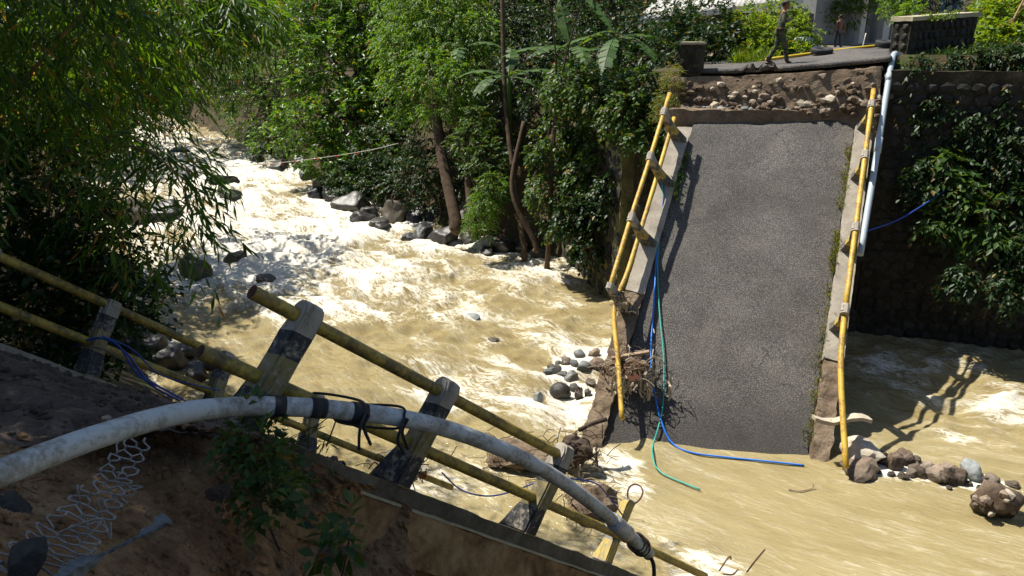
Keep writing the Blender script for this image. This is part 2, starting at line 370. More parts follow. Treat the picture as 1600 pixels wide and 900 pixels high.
def water():
    m, t, b = newmat('muddy_water'); t.nodes.remove(b)
    uv = t.nodes.new('ShaderNodeUVMap'); uv.uv_map = 'flow'
    fa = t.nodes.new('ShaderNodeAttribute'); fa.attribute_name = 'foam'
    ca = t.nodes.new('ShaderNodeAttribute'); ca.attribute_name = 'chop'
    def mapped(sx, sy):
        mp = t.nodes.new('ShaderNodeMapping'); mp.inputs['Scale'].default_value = (sx, sy, 1); lk(t, uv.outputs[0], mp.inputs[0]); return mp.outputs[0]
    co = mapped(.38, 1.0); cs_ = mapped(.16, 1.3)
    nA = nnoise(t, co, .9, 6, .6, 1.0); nB = nnoise(t, co, 3.6, 7, .68, 1.5); nC = nnoise(t, co, 13, 6, .72, 1.0); nS = nnoise(t, cs_, 2.6, 5, .6, .7); nR = nnoise(t, mapped(.6, 1.1), 3.0, 3, .5, .6)
    wide = lambda o: math_(t, 'MULTIPLY', math_(t, 'SUBTRACT', o, .32), 2.8, clamp=True)
    ridge = lambda o, k: math_(t, 'SUBTRACT', 1.0, math_(t, 'ABSOLUTE', math_(t, 'MULTIPLY', math_(t, 'SUBTRACT', o, .5), k)), clamp=True)
    tx = math_(t, 'ADD', math_(t, 'MULTIPLY', wide(nA.outputs[0]), .40), math_(t, 'ADD', math_(t, 'MULTIPLY', ridge(nB.outputs[0], 5.0), .38), math_(t, 'MULTIPLY', wide(nC.outputs[0]), .22)))
    f = math_(t, 'MULTIPLY', math_(t, 'SUBTRACT', math_(t, 'ADD', tx, fa.outputs['Fac']), .93), 4.0, clamp=True)
    st = math_(t, 'MULTIPLY', math_(t, 'SUBTRACT', ridge(nS.outputs[0], 6.0), .86), 6.0, clamp=True)
    st = math_(t, 'MULTIPLY', math_(t, 'MULTIPLY', st, wide(nA.outputs[0])), math_(t, 'MULTIPLY', wide(nC.outputs[0]), .55))
    f = math_(t, 'MAXIMUM', f, st)
    mud = ramp(t, nA.outputs[0], [(.3, (.245, .192, .088)), (.5, (.285, .232, .112)), (.72, (.325, .270, .140))]).outputs[0]
    deep = math_(t, 'MULTIPLY', math_(t, 'MULTIPLY', math_(t, 'SUBTRACT', .52, nB.outputs[0]), ca.outputs['Fac']), 3.5, clamp=True)
    mud = mix(t, deep, mud, (.17, .105, .032))
    h1 = math_(t, 'ADD', nB.outputs[0], math_(t, 'MULTIPLY', nC.outputs[0], .40)); h = math_(t, 'MULTIPLY', h1, ca.outputs['Fac'])
    h = math_(t, 'ADD', h, math_(t, 'ADD', math_(t, 'MULTIPLY', nR.outputs[0], .22), math_(t, 'MULTIPLY', nC.outputs[0], .07)))
    def bmp(st_, d):
        n = t.nodes.new('ShaderNodeBump'); n.inputs['Strength'].default_value = st_; n.inputs['Distance'].default_value = d; lk(t, h, n.inputs['Height']); return n.outputs[0]
    nsharp = bmp(1.0, .20); nsoft = bmp(.5, .10); nfoam = bmp(1.0, .12)
    d = t.nodes.new('ShaderNodeBsdfDiffuse'); lk(t, mud, d.inputs[0]); lk(t, nsoft, d.inputs['Normal'])
    g = t.nodes.new('ShaderNodeBsdfGlossy'); g.inputs['Roughness'].default_value = .10; lk(t, nsharp, g.inputs['Normal'])
    fr = t.nodes.new('ShaderNodeFresnel'); fr.inputs['IOR'].default_value = 1.36; lk(t, nsharp, fr.inputs['Normal'])
    w = t.nodes.new('ShaderNodeMixShader'); lk(t, fr.outputs[0], w.inputs[0]); lk(t, d.outputs[0], w.inputs[1]); lk(t, g.outputs[0], w.inputs[2])
    fo = t.nodes.new('ShaderNodeBsdfDiffuse'); fo.inputs[0].default_value = (.80, .76, .65, 1); lk(t, nfoam, fo.inputs['Normal'])
    mx = t.nodes.new('ShaderNodeMixShader'); lk(t, math_(t, 'MULTIPLY', f, .93), mx.inputs[0]); lk(t, w.outputs[0], mx.inputs[1]); lk(t, fo.outputs[0], mx.inputs[2])
    lk(t, mx.outputs[0], t.nodes['Material Output'].inputs[0]); MATS['muddy_water'] = m
water()

def camo():
    m, t, b = newmat('camouflage'); co = objco(t); n = nnoise(t, co, 9, 3, .5, .8)
    c = ramp(t, n.outputs[0], [(.36, (.012, .014, .012)), (.42, (.05, .06, .03)), (.5, (.05, .06, .03)), (.52, (.10, .09, .05)), (.6, (.10, .09, .05)), (.62, (.03, .045, .025))])
    c.color_ramp.interpolation = 'CONSTANT'
    lk(t, c.outputs[0], b.inputs['Base Color']); b.inputs['Roughness'].default_value = .9; MATS['camouflage'] = m
camo()
M = MATS

# ------------------------------------------------------------------ the setting: ground, river, road
LB = catmull([(-58, 104), (-46, 84), (-38, 70), (-31, 56), (-24, 44), (-18, 33), (-13, 24), (-8.5, 17), (-3, 11.5), (2, 7.5), (9, 4), (18, 0), (32, -6), (60, -18)], 10)
RB = catmull([(-46, 104), (-36, 84), (-29, 71), (-21, 58), (-12, 45), (-4.5, 34.3), (0.3, 29.6), (3.6, 26), (8, 22), (13, 19.8), (20, 17.2), (30, 13), (44, 5), (72, -10)], 10)
def pdist(P, L):
    d = np.full(P.shape[:-1], 1e9)
    for a, b in zip(L[:-1], L[1:]):
        ab = b-a; t = np.clip(((P-a)@ab)/(ab@ab), 0, 1); q = a+t[..., None]*ab
        d = np.minimum(d, np.linalg.norm(P-q, axis=-1))
    return d
def inside(P, poly):
    r = np.zeros(P.shape[:-1], bool); x, y = P[..., 0], P[..., 1]
    for (x0, y0), (x1, y1) in zip(poly, np.roll(poly, -1, 0)):
        c = ((y0 > y) != (y1 > y)) & (x < (x1-x0)*(y-y0)/((y1-y0) if y1 != y0 else 1e-9)+x0); r ^= c
    return r
RIVER = np.vstack([LB, RB[::-1]])
def road_z(x, y):
    d = np.clip(x-5.4, -2, 5.2); z = 7.2+.03*d+.013*d*np.abs(d)
    return z+(7.32-z)*sstep(27, 38, y)+np.clip(y-42, 0, 60)*.028
def ground_z(x, y):
    P = np.stack(np.broadcast_arrays(np.asarray(x, float), np.asarray(y, float)), -1)
    dl = pdist(P, LB); dr = pdist(P, RB); ins = inside(P, RIVER)
    n = fbm(p3(P[..., 0]*.35, P[..., 1]*.35, 3.1), 4); n2 = fbm(p3(P[..., 0]*1.6, P[..., 1]*1.6, 9.1), 3)
    near = np.interp(dl, [0, 1.0, 5.0, 6.7, 9, 30, 70], [-.15, .7, 3.6, 6.4, 6.55, 7.5, 16])+n*.35*sstep(0, 3, dl)*(1-sstep(5.5, 7, dl))+n2*.08
    far = np.interp(dr, [0, .7, 2.2, 4.2, 6.0, 9, 18], [-.2, .7, 2.6, 5.6, 6.8, 7.1, 7.15])+n*.6*sstep(0, 2, dr)*(1-sstep(6, 9, dr))+n2*.12
    rz = road_z(P[..., 0], P[..., 1])-.05
    far = np.where(dr > 6, far+(np.minimum(rz, 40)-far)*sstep(3.5, 5, P[..., 0])*sstep(6, 8, dr), far)
    far = far+np.clip(dr-45, 0, 60)*.35*sstep(-10, -25, P[..., 0])*0+np.clip(P[..., 1]-62, 0, 70)*.16
    bed = -.2-np.minimum(np.minimum(dl, dr)*.5, 1.4)
    z = np.where(ins, bed, np.where(dl < dr, near, far))
    # the masonry wing wall stands here: keep the earth behind it
    a = np.array([3.4, 23.1]); dv = nrm(np.array([3.9, -1.4])); rel = P-a; s = rel@dv; k = rel@np.array([-dv[1], dv[0]])
    z = np.where((s > .2) & (k < .55) & (k > -3.0), np.minimum(z, -.8), z)
    z = np.where((s > .2) & (k >= .55) & (k < 9), np.maximum(np.minimum(rz, 7.7), 6.9), z)
    return z
gx = np.concatenate([np.arange(-110, -22, 2.2), np.arange(-22, 24, .33), np.arange(24, 110, 2.2)])
gy = np.concatenate([np.arange(-40, -2, 1.5), np.arange(-2, 36, .33), np.arange(36, 150, 1.3)])
GX, GY = np.meshgrid(gx, gy, indexing='ij'); V, F = sheet(p3(GX, GY, ground_z(GX, GY)))
o = mk('ground', V, F, M['bank_soil'], smooth=True); o['kind'] = 'structure'

nx_ = np.linspace(-16, 16, 80); ny_ = np.linspace(-34, 3.5, 90); NX, NY = np.meshgrid(nx_, ny_, indexing='ij')
zz_ = ground_z(NX, NY); keep_ = pdist(np.stack([NX, NY], -1), LB) > 7.0
V, F = sheet(p3(NX, NY, zz_+.05+.015*fbm(p3(NX*2, NY*2, 0), 3))); F = F[keep_.ravel()[F].all(1)]
o = mk('dirt_bounce_sheet', V, F, M['dirt_yard'], smooth=True); o['kind'] = 'structure'  # unseen pale dirt added behind the camera to bounce sunlight onto the earth bank
# river surface: a sheet lofted between the banks, waves built in
n = 900
def resample(L, q):
    s = np.concatenate([[0], np.cumsum(np.linalg.norm(np.diff(L, axis=0), axis=1))])
    return s[-1], np.stack([np.interp(q, np.linspace(0, 1, len(L)), L[:, k]) for k in (0, 1)], -1)
q = np.linspace(0, 1, 4001); _, l0 = resample(LB, q); _, r0 = resample(RB, q); mid = (l0+r0)/2
ds = np.linalg.norm(np.diff(mid, axis=0), axis=1); my = mid[:-1, 1]; mx = mid[:-1, 0]
dens = np.where(my > 60, 3.0, np.where(my > 38, 6.0, np.where(mx > 17, 3.0, 11.0)))
cs = np.concatenate([[0], np.cumsum(ds*dens)]); arc = np.concatenate([[0], np.cumsum(ds)])
qs = np.interp(np.linspace(0, cs[-1], int(cs[-1])), cs, q); arcs = np.interp(qs, q, arc)
_, l1 = resample(LB, qs); _, r1 = resample(RB, qs)
tt = np.linspace(-.12, 1.12, 240)
XY = l1[:, None]+(r1-l1)[:, None]*tt[None, :, None]
wd = np.linalg.norm(r1-l1, axis=1)
S = np.broadcast_to(arcs[:, None], XY.shape[:2]); T_ = tt[None]*wd[:, None]
X, Y = XY[..., 0], XY[..., 1]
def g2(cx, cy, r): return np.exp(-((X-cx)**2+(Y-cy)**2)/(r*r))
def gp(px, py, r): c = on_z(px, py); return g2(c[0], c[1], r)
up = np.maximum(sstep(13.2, 16.5, Y-.25*X)*sstep(3.2, .6, X+.0*Y), sstep(14.5, 19, Y))
up = np.maximum(up, sstep(-.5, -2.5, X)*sstep(8, 12, Y))                                    # rapids upstream of the fallen deck, pool below it
chan = np.exp(-((tt[None]-.52)/.33)**2)
calm = 1-.9*g2(4.6, 13.6, 2.2)
foam = .03+.10*up+.11*up*chan+.12*sstep(26, 45, Y)*chan*up
foam += .32*gp(400, 380, 5)+.15*gp(520, 420, 4)+.26*gp(330, 260, 9)+.14*gp(860, 420, 3.0)+.10*gp(640, 470, 3)
foam += .45*gp(960, 722, .7)+.28*gp(905, 640, .9)+.2*gp(830, 610, 1.0)+.16*gp(930, 540, 1.2)+.44*gp(1075, 892, .7)+.34*gp(1000, 755, .5)+.34*gp(960, 830, .7)+.2*gp(1140, 880, .6)
foam += .34*gp(1570, 640, 1.0)+.32*gp(1490, 672, .55)+.20*gp(1380, 575, 1.1)+.14*gp(1440, 610, 1.0)+.30*gp(760, 750, 1.2)+.3*gp(700, 600, 1.6)
foam -= .14*gp(600, 560, 1.8)+.08*gp(500, 560, 1.6)+.14*gp(560, 640, 1.8)+.08*gp(760, 520, 2)
chop = np.clip(.06+.75*up*calm+.35*gp(1450, 600, 3.5)+.35*gp(1540, 650, 2.2)+.5*gp(960, 715, 1.2)+.5*gp(900, 640, 1.5)+.4*gp(1070, 890, 1.1), .0, 1)
q3 = lambda a, b, z: p3(S*a, T_*b, z)
wv = fbm(q3(.55, .75, 1), 3)*.55+(1-2*np.abs(fbm(q3(.9, .8, 7)+fbm(q3(.5, .5, 3), 2)[..., None]*.8, 3)))*.35+fbm(q3(2.2, 3.2, 5), 3)*.22
step_ = np.sin(S*1.15+2.2*fbm(q3(.2, .35, 11), 2)*3)*.13
Z = chop*(wv*.42+step_*chan)+.022*fbm(q3(.9, 1.6, 2), 3)
Z = Z-.13+np.clip(Y-22, 0, 80)*.012                                  # the bed rises upstream
foam = foam+chop*np.clip(wv, -.5, .8)*.34
V, F = sheet(p3(X, Y, Z))
riv = mk('river', V, F, M['muddy_water'], smooth=True); riv['kind'] = 'structure'
me = riv.data
for nm, arr in (('foam', foam), ('chop', chop)):
    a = me.attributes.new(nm, 'FLOAT', 'POINT'); a.data.foreach_set('value', arr.astype(np.float32).ravel())
uvl = me.uv_layers.new(name='flow'); li = np.empty(len(me.loops), np.int32); me.loops.foreach_get('vertex_index', li)
UVv = np.stack([S, T_], -1).reshape(-1, 2)[li]; uvl.data.foreach_set('uv', UVv.astype(np.float32).ravel())
_wx, _wy, _wz = X.ravel(), Y.ravel(), Z.ravel()
def water_z(x, y):
    i = np.argmin((_wx-x)**2+(_wy-y)**2); return float(_wz[i])

# far road sheet
xs = np.linspace(0, 1, 40); ys = np.linspace(0, 1, 60)
ledge0 = np.array([4.9, 22.95]); ledge1 = np.array([10.0, 21.1])
axis = nrm(np.array([.36, .93]))
A = ledge0[None, None]+(ledge1-ledge0)[None, None]*xs[:, None, None]+axis[None, None]*(ys[None, :, None]**1.5*26)
A = A+np.array([.8, .5])*(ys[None, :, None]**2*xs[:, None, None]*6)
jag = .16*fbm(p3(xs*18, 0, 5), 3); A[:, 0] += jag[:, None]*axis
zz = road_z(A[..., 0], A[..., 1])+.02
V, F = sheet(p3(A[..., 0], A[..., 1], zz)); V2 = V.copy(); V2[:, 2] -= .14
o = mk('far_road', V, F, M['asphalt'], smooth=True); o['kind'] = 'structure'
sm = o.modifiers.new('thick', 'SOLIDIFY'); sm.thickness = .12; sm.offset = -1
yx = np.linspace(7, 40, 40); yy = np.linspace(29.5, 60, 40); YX, YY = np.meshgrid(yx, yy, indexing='ij')
o = mk('dirt_yard', *sheet(p3(YX, YY, road_z(YX, YY)+.012+.02*fbm(p3(YX, YY, 0), 3))), M['dirt_yard'], smooth=True); o['kind'] = 'structure'

# ------------------------------------------------------------------ rocks
def rock_mesh(name, seed, sub, mat, cuts=9, amp=.12, flat=1.0):
    r = np.random.default_rng(seed); bm = bmesh.new(); bmesh.ops.create_icosphere(bm, subdivisions=sub, radius=1)
    V = np.array([v.co[:] for v in bm.verts]); nn = nrm(r.normal(size=(cuts, 3))); hh = r.uniform(.48, .85, cuts)
    for k in range(cuts):
        d = V@nn[k]; V = V-np.maximum(d-hh[k], 0)[:, None]*nn[k]*.92
    V = V*(1+amp*fbm(V*1.7+seed*3.3, 3))[:, None]*(1+amp*.35*fbm(V*5+seed, 2))[:, None]
    if 'rubble' in mat: V = V*(1+.16*fbm(V*3.1+seed, 3)-.10*np.abs(fbm(V*7.5+seed, 3)))[:, None]
    V[:, 2] *= flat
    for v, p in zip(bm.verts, V): v.co = p
    me = bpy.data.meshes.new(name); bm.to_mesh(me); bm.free(); me.materials.append(M[mat])
    if sub >= 3 and 'rubble' not in mat: me.polygons.foreach_set('use_smooth', np.ones(len(me.polygons), dtype=bool))
    me.update(); return me
BIG = {m: [rock_mesh('boulder_'+m, 40+i+len(m), 4 if 'rubble' not in m else 3, m, 13, .18) for i in range(5)] for m in ('wet_rock', 'river_rock', 'grey_stone', 'rubble', 'pale_rubble')}
SMALL = {m: [rock_mesh('stone_'+m, 90+i+len(m), 1, m, 6, .10) for i in range(8)] for m in ('rubble', 'wall_stone', 'grey_stone', 'pale_rubble', 'wet_rock', 'rubble_brown')}
ROUND = {m: [rock_mesh('pebble_'+m, 190+i, 3, m, 3, .08) for i in range(4)] for m in ('wet_rock', 'grey_stone', 'rubble')}
def rmat(pos, s, r, tilt=.5):
    e = Matrix.Rotation(r.uniform(0, 6.28), 4, 'Z') @ Matrix.Rotation(r.normal()*tilt, 4, 'X')
    return Matrix.Translation(Vector([float(c) for c in pos])) @ e @ Matrix.Diagonal((*[float(c) for c in s], 1))
ORD = ('first second third fourth fifth sixth seventh eighth ninth tenth eleventh twelfth thirteenth fourteenth fifteenth sixteenth seventeenth eighteenth nineteenth twentieth '
       'twenty-first twenty-second twenty-third twenty-fourth twenty-fifth twenty-sixth twenty-seventh twenty-eighth twenty-ninth thirtieth').split()
def ordinals(L):
    o = sorted(range(len(L)), key=lambda i: L[i][0]); return {i: ORD[k] for k, i in enumerate(o)}
rk = np.random.default_rng(5)
WAKE = []
def boulder(px, py, wpx, hpx, label, mat='wet_rock', group=None, sink=.35, pool=BIG, z=None, cat='boulder', name='boulder', k=None):
    """px,py: where its foot meets the water"""
    p = on_z(px, py, 0.0 if z is None else z); p[2] = water_z(p[0], p[1]) if z is None else z
    D = np.dot(p-CAM, _F); w = wpx*D/FPX/2; h = hpx*D/FPX/2
    me = pool[mat][rk.integers(len(pool[mat])) if k is None else k]
    # its centre sits behind the foot line and a little sunk
    if z is None: WAKE.append((p[0], p[1]+w*.5, w))
    p = p+np.array([0, w*.7, h*(1-2*sink)*.6])
    o = inst(name, me, rmat(p, (w*1.15, w*1.0, h*1.25), rk, .2)); return tag(o, label, cat, group)

# ------------------------------------------------------------------ the two fallen halves of the bridge
TL = np.array([4.99, 21.35, 5.91]); TR = np.array([9.22, 21.06, 6.03]); BR = np.array([6.2, 14.04, -.15])
fW = nrm(np.cross(TL-TR, BR-TR)); fW = fW*np.sign(fW[2]); BLc = on_plane(940, 690, TL, fW)
fO = (TL+TR)/2; fV = nrm((BLc+BR)/2-fO); fU = nrm(np.cross(fW, -fV)*-1); fU = fU*np.sign(fU[0])
def frame(O, X, Y, Z):
    m = Matrix.Identity(4)
    for i in range(3): m[i][0] = X[i]; m[i][1] = Y[i]; m[i][2] = Z[i]; m[i][3] = O[i]
    return m
FARM = frame(fO, fU, -fV, fW)                                    # local: x across, -y down the slope, z out of the deck
def far_w(u, v, w=0.0): return fO+u*fU+v*fV+w*fW
def far_l(P): return np.array([(P-fO)@fU, -((P-fO)@fV), (P-fO)@fW])
def far_px(px, py, w=0.0): return on_plane(px, py, fO+w*fW, fW)
nT1 = at(490, 480, 5.6); nV = nrm(ray(1798, 1200)); nU = nT1-at(100, 435, 9.3); nU = nrm(nU-nV*(nU@nV)); nW = np.cross(nU, nV)
nO = nT1-2.62*nU-1.1*nW
NEARM = frame(nO, nU, nV, nW)                                    # local: x across, y down the slope, z out of the deck
def near_w(u, v, w=0.0): return nO+u*nU+v*nV+w*nW
def near_l(P): return np.array([(P-nO)@nU, (P-nO)@nV, (P-nO)@nW])

def post_mesh(name, mat, side, top=1.12, w0=.14, seed=0, cut=None, lean=0.0):
    """rail post: broad foot on the kerb, leaning outwards, rounded head; local x = side*outwards"""
    prof = [(2.10, w0), (2.49, w0), (2.56, .55), (2.655, top-.10), (2.64, top-.03), (2.59, top), (2.53, top), (2.485, top-.04), (2.46, top-.12), (2.37, .58), (2.24, .36)]
    bm = bmesh.new(); t = .095; nn = len(prof)
    a = [bm.verts.new((side*x, -t, z)) for x, z in prof]; b = [bm.verts.new((side*x, t, z)) for x, z in prof]
    fa = bm.faces.new(a); fb = bm.faces.new(b[::-1])
    for i in range(nn): j = (i+1) % nn; bm.faces.new((a[j], a[i], b[i], b[j]))
    bmesh.ops.recalc_face_normals(bm, faces=bm.faces)
    bmesh.ops.bevel(bm, geom=[e for e in bm.edges if abs(e.verts[0].co.y-e.verts[1].co.y) < .01], offset=.018, segments=2, affect='EDGES')
    bmesh.ops.triangulate(bm, faces=[f for f in bm.faces if len(f.verts) > 4])
    bmesh.ops.subdivide_edges(bm, edges=[e for e in bm.edges if e.calc_length() > .15], cuts=2)
    bmesh.ops.triangulate(bm, faces=[f for f in bm.faces if len(f.verts) > 4])
    V = np.array([v.co[:] for v in bm.verts]); D = np.stack([fbm(V*9+seed+i*13, 3) for i in range(3)], -1)*.012
    if cut is not None:                                          # snapped-off head
        over = V[:, 2] > cut; V[over, 2] = cut+.05*fbm(V[over]*20+seed, 2)
    V = V+D; V[:, 0] -= side*lean*(V[:, 2]-w0)
    for v, p in zip(bm.verts, V): v.co = p
    me = bpy.data.meshes.new(name); bm.to_mesh(me); bm.free(); me.materials.append(M[mat]); return me
def shift(y): return Matrix.Translation((0, y, 0))

# ---- far deck
far = thing('collapsed_bridge_deck', 'asphalt bridge deck fallen steeply from the far bank into the river', 'bridge deck', mat=FARM, group='fallen halves of the bridge')
nu, nv = 60, 150
uu = np.linspace(-2.06, 2.06, nu); vv = np.linspace(0, 1, nv)
vt = -.29*uu+.10*fbm(p3(uu*2.2, 0, 1), 4)-.03+.05*np.cos(uu*3)
Vg = vt[:, None]+(11.8-vt[:, None])*vv[None]**1.0
sag = .05*fbm(p3(uu[:, None]*.6, Vg*.5, 2), 3)
lip = -.10*np.exp(-(vv*11.8/.10))[None]*1.0
P = p3(uu[:, None]+.035*fbm(p3(0, Vg*4, uu[:, None]*9), 2)*(np.abs(uu[:, None]) > 2.0), -Vg, sag+lip)
V, F = sheet(P); o = mk('asphalt', V, F[:, ::-1].copy(), M['asphalt'], far, True)
V, F = rough_box(-2.45, 2.45, -11.8, -.1, -.62, -.09, .25, .05, 2, 4, lambda V: V-np.array([0, 1, 0])*(-.29*V[:, :1]*(V[:, 1:2] > -6)*(1+V[:, 1:2]/6)))
mk('deck_slab', V, F, M['concrete'], far, False)
def ragged(V, side):
    return V
V, F = rough_box(-2.52, -2.07, -6.4, -1.3, -.3, .15, .07, .018, 4, 2); mk('kerb', V, F, M['concrete'], far)
V, F = rough_box(-2.52, -2.09, -10.4, -6.42, -.3, .12, .06, .09, 5, 8); o = mk('kerb', V, F, M['rubble_brown'], far); o['label'] = 'crumbled lower stretch of kerb with stones showing'
V, F = rough_box(2.08, 2.5, -6.9, .3, -.3, .15, .07, .02, 4, 12); mk('kerb', V, F, M['concrete'], far)
V, F = rough_box(2.10, 2.48, -10.3, -6.92, -.3, .13, .06, .07, 5, 18); o = mk('kerb', V, F, M['rubble_brown'], far); o['label'] = 'crumbled lower stretch of kerb with stones showing'
pl_ = post_mesh('post', 'post_far', -1, 1.08, seed=3, lean=-.27); pr_ = post_mesh('post', 'post_far', 1, 1.08, seed=9, lean=.42)
for v in (1.45, 3.0, 4.95, 6.95): inst('post', pl_, shift(-v), far)
for v in (-.15, 1.6, 3.85, 6.1): inst('post', pr_, shift(-v), far)
pb = post_mesh('post', 'post_broken', 1, 1.08, seed=21, cut=.9)
o = inst('post', pb, Matrix.Translation((.35, -8.35, .0)) @ Matrix.Rotation(.55, 4, 'Y'), far); o['label'] = 'cracked pale post bent over outwards'
tp = lambda u, v, w: np.array([u, -v, w])
def pipe(name, pts, r, mat, parent, seg=12, n=6, **k): V, F = tube(catmull(pts, n), r, seg); return mk(name, V, F, M[mat], parent, True)
pipe('top_rail', [tp(-2.80, .75, 1.0), tp(-2.79, 3, 1.01), tp(-2.81, 5, .99), tp(-2.80, 6.98, 1.0)], .055, 'yellow_pipe', far)
pipe('lower_rail', [tp(-2.55, 1.1, .52), tp(-2.54, 3, .53), tp(-2.56, 6.0, .51), far_l(far_px(960, 480, .55)), far_l(far_px(966, 565, .6)), far_l(far_px(972, 655, .65))], .055, 'yellow_pipe', far)
pipe('top_rail', [tp(2.20, -.7, 1.0), tp(2.20, 2, 1.0), tp(2.20, 6.16, 1.0)], .06, 'yellow_pipe', far)
e_ = far_l(far_px(1322, 731, .75))
pipe('top_rail', [tp(2.205, 6.05, .94), tp(2.30, 7.5, .86), e_], .062, 'yellow_pipe', far)
pipe('lower_rail', [tp(2.33, -.2, .5), tp(2.33, 3, .5), tp(2.33, 6.0, .5)], .05, 'yellow_pipe', far)
for v in (1.45, 3.0, 4.95):                                      # collars where the rail leaves each post head
    mk('collar', *tube([tp(-2.80, v-.13, 1.0), tp(-2.80, v+.13, 1.0)], .085, 10), M['concrete'], far)
for v in (-.15, 1.6, 3.85, 6.1): mk('collar', *tube([tp(2.20, v-.12, 1.0), tp(2.20, v+.12, 1.0)], .088, 10), M['concrete'], far)

# ---- near deck
near = thing('collapsed_bridge_deck', 'near bridge deck in shade, tilted down to the right with brown edge beam', 'bridge deck', mat=NEARM, group='fallen halves of the bridge')
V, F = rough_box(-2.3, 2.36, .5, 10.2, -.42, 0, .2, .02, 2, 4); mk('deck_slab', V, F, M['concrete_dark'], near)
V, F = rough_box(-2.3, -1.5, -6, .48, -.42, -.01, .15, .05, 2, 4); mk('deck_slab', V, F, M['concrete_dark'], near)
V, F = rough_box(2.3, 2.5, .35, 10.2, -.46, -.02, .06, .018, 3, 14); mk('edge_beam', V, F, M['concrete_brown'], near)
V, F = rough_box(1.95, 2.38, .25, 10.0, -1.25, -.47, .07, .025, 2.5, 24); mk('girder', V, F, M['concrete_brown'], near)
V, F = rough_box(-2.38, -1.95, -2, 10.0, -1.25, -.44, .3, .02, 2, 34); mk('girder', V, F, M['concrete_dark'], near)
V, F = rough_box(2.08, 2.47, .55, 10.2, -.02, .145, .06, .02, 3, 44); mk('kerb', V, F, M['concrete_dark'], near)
V, F = rough_box(2.40, 2.512, .75, 10.2, -.02, .004, .05, .012, 4, 46); o = mk('edge_strip', V, F, M['pale_cap'], near)
V, F = rough_box(-2.5, -2.1, -6, 9.8, -.3, .14, .08, .02, 3, 54); mk('kerb', V, F, M['concrete'], near)
pn = [post_mesh('post', 'post_near', 1, 1.13, seed=31+i) for i in range(3)]; pnl = post_mesh('post', 'post_near', -1, 1.08, seed=41)
for i, v in enumerate((0.02, 1.62, 3.55)): inst('post', pn[i], shift(v), near)
p4 = post_mesh('post', 'post_broken', 1, 1.13, seed=51, cut=.93); o = inst('post', p4, Matrix.Translation((-.08+2.45*.45, 5.35, 0)) @ Matrix.Diagonal((.55, .9, 1, 1)), near); o['label'] = 'snapped yellow and grey post with a loop of bent wire at its head'
lp = [np.array([2.47+.10*math.cos(a), 5.35+.02*math.sin(a*2), 1.02+.12*math.sin(a)]) for a in np.linspace(-1.0, 4.1, 14)]
o2 = mk('reinforcing_wire', *tube(catmull(lp, 3), .011, 6), M['rusty_wire'], near, True)
p5 = post_mesh('post', 'post_broken', 1, 1.13, seed=61, cut=.80); o = inst('post', p5, Matrix.Translation((-.05, 8.15, -.15)) @ Matrix.Rotation(.12, 4, 'Y'), near); o['label'] = 'snapped yellow and white post low over the water'
mk('reinforcing_wire', *tube(catmull([(2.5, 8.2, .6), (2.52, 8.3, .78), (2.5, 8.45, .86), (2.46, 8.6, .84)], 5), .012, 6), M['rusty_wire'], near, True)
mk('reinforcing_wire', *tube(catmull([(2.56, 8.22, .58), (2.62, 8.4, .62), (2.6, 8.6, .72)], 5), .012, 6), M['rusty_wire'], near, True)
for v in (-.72, .72, 2.42, 4.1): inst('post', pnl, shift(v), near)
def hollow(name, P, r, mat, parent):
    """pipe with an open, rusted mouth at its first end"""
    P = catmull(P, 6); T = nrm(P[0]-P[1]); V, F = tube(P, r, 20); n = len(P)
    F = [f for f in F if len(f) == 4 or f[0] >= (n-1)*20]
    o = mk(name, V, F, M[mat], parent, True)
    Vi, Fi = tube(np.array([P[0], P[0]-T*.25]), [r*.86, r*.84], 20, False); Fi = [f[::-1] for f in Fi]
    ring = [(i, (i+1) % 20, 40+(i+1) % 20, 40+i) for i in range(20)]
    Vo = V[:20]; VV = np.vstack([Vi, Vo+T*.001]); Fi += [tuple(range(20, 40))]
    o2 = mk('pipe_mouth', VV, Fi+ring, M['rusty_wire'], o, True); return o
hollow('top_rail', [(2.555, -.46, 1.0), (2.555, 1.6, 1.0), (2.555, 3.58, 1.0)], .0525, 'weathered_yellow_pipe', near)
hollow('lower_rail', [(2.43, -.55, .50), (2.43, 1.6, .50), (2.43, 3.6, .50), (2.42, 5.4, .50), (2.40, 8.0, .46)], .0525, 'weathered_yellow_pipe', near)
pipe('top_rail', [(-2.555, -4, 1.0), (-2.555, 0, 1.0), (-2.555, 4.15, .98)], .055, 'weathered_yellow_pipe', near)
pipe('lower_rail', [(-2.43, -4, .50), (-2.43, 0, .50), (-2.43, 4.1, .50), (-2.43, 7.5, .5)], .055, 'weathered_yellow_pipe', near)

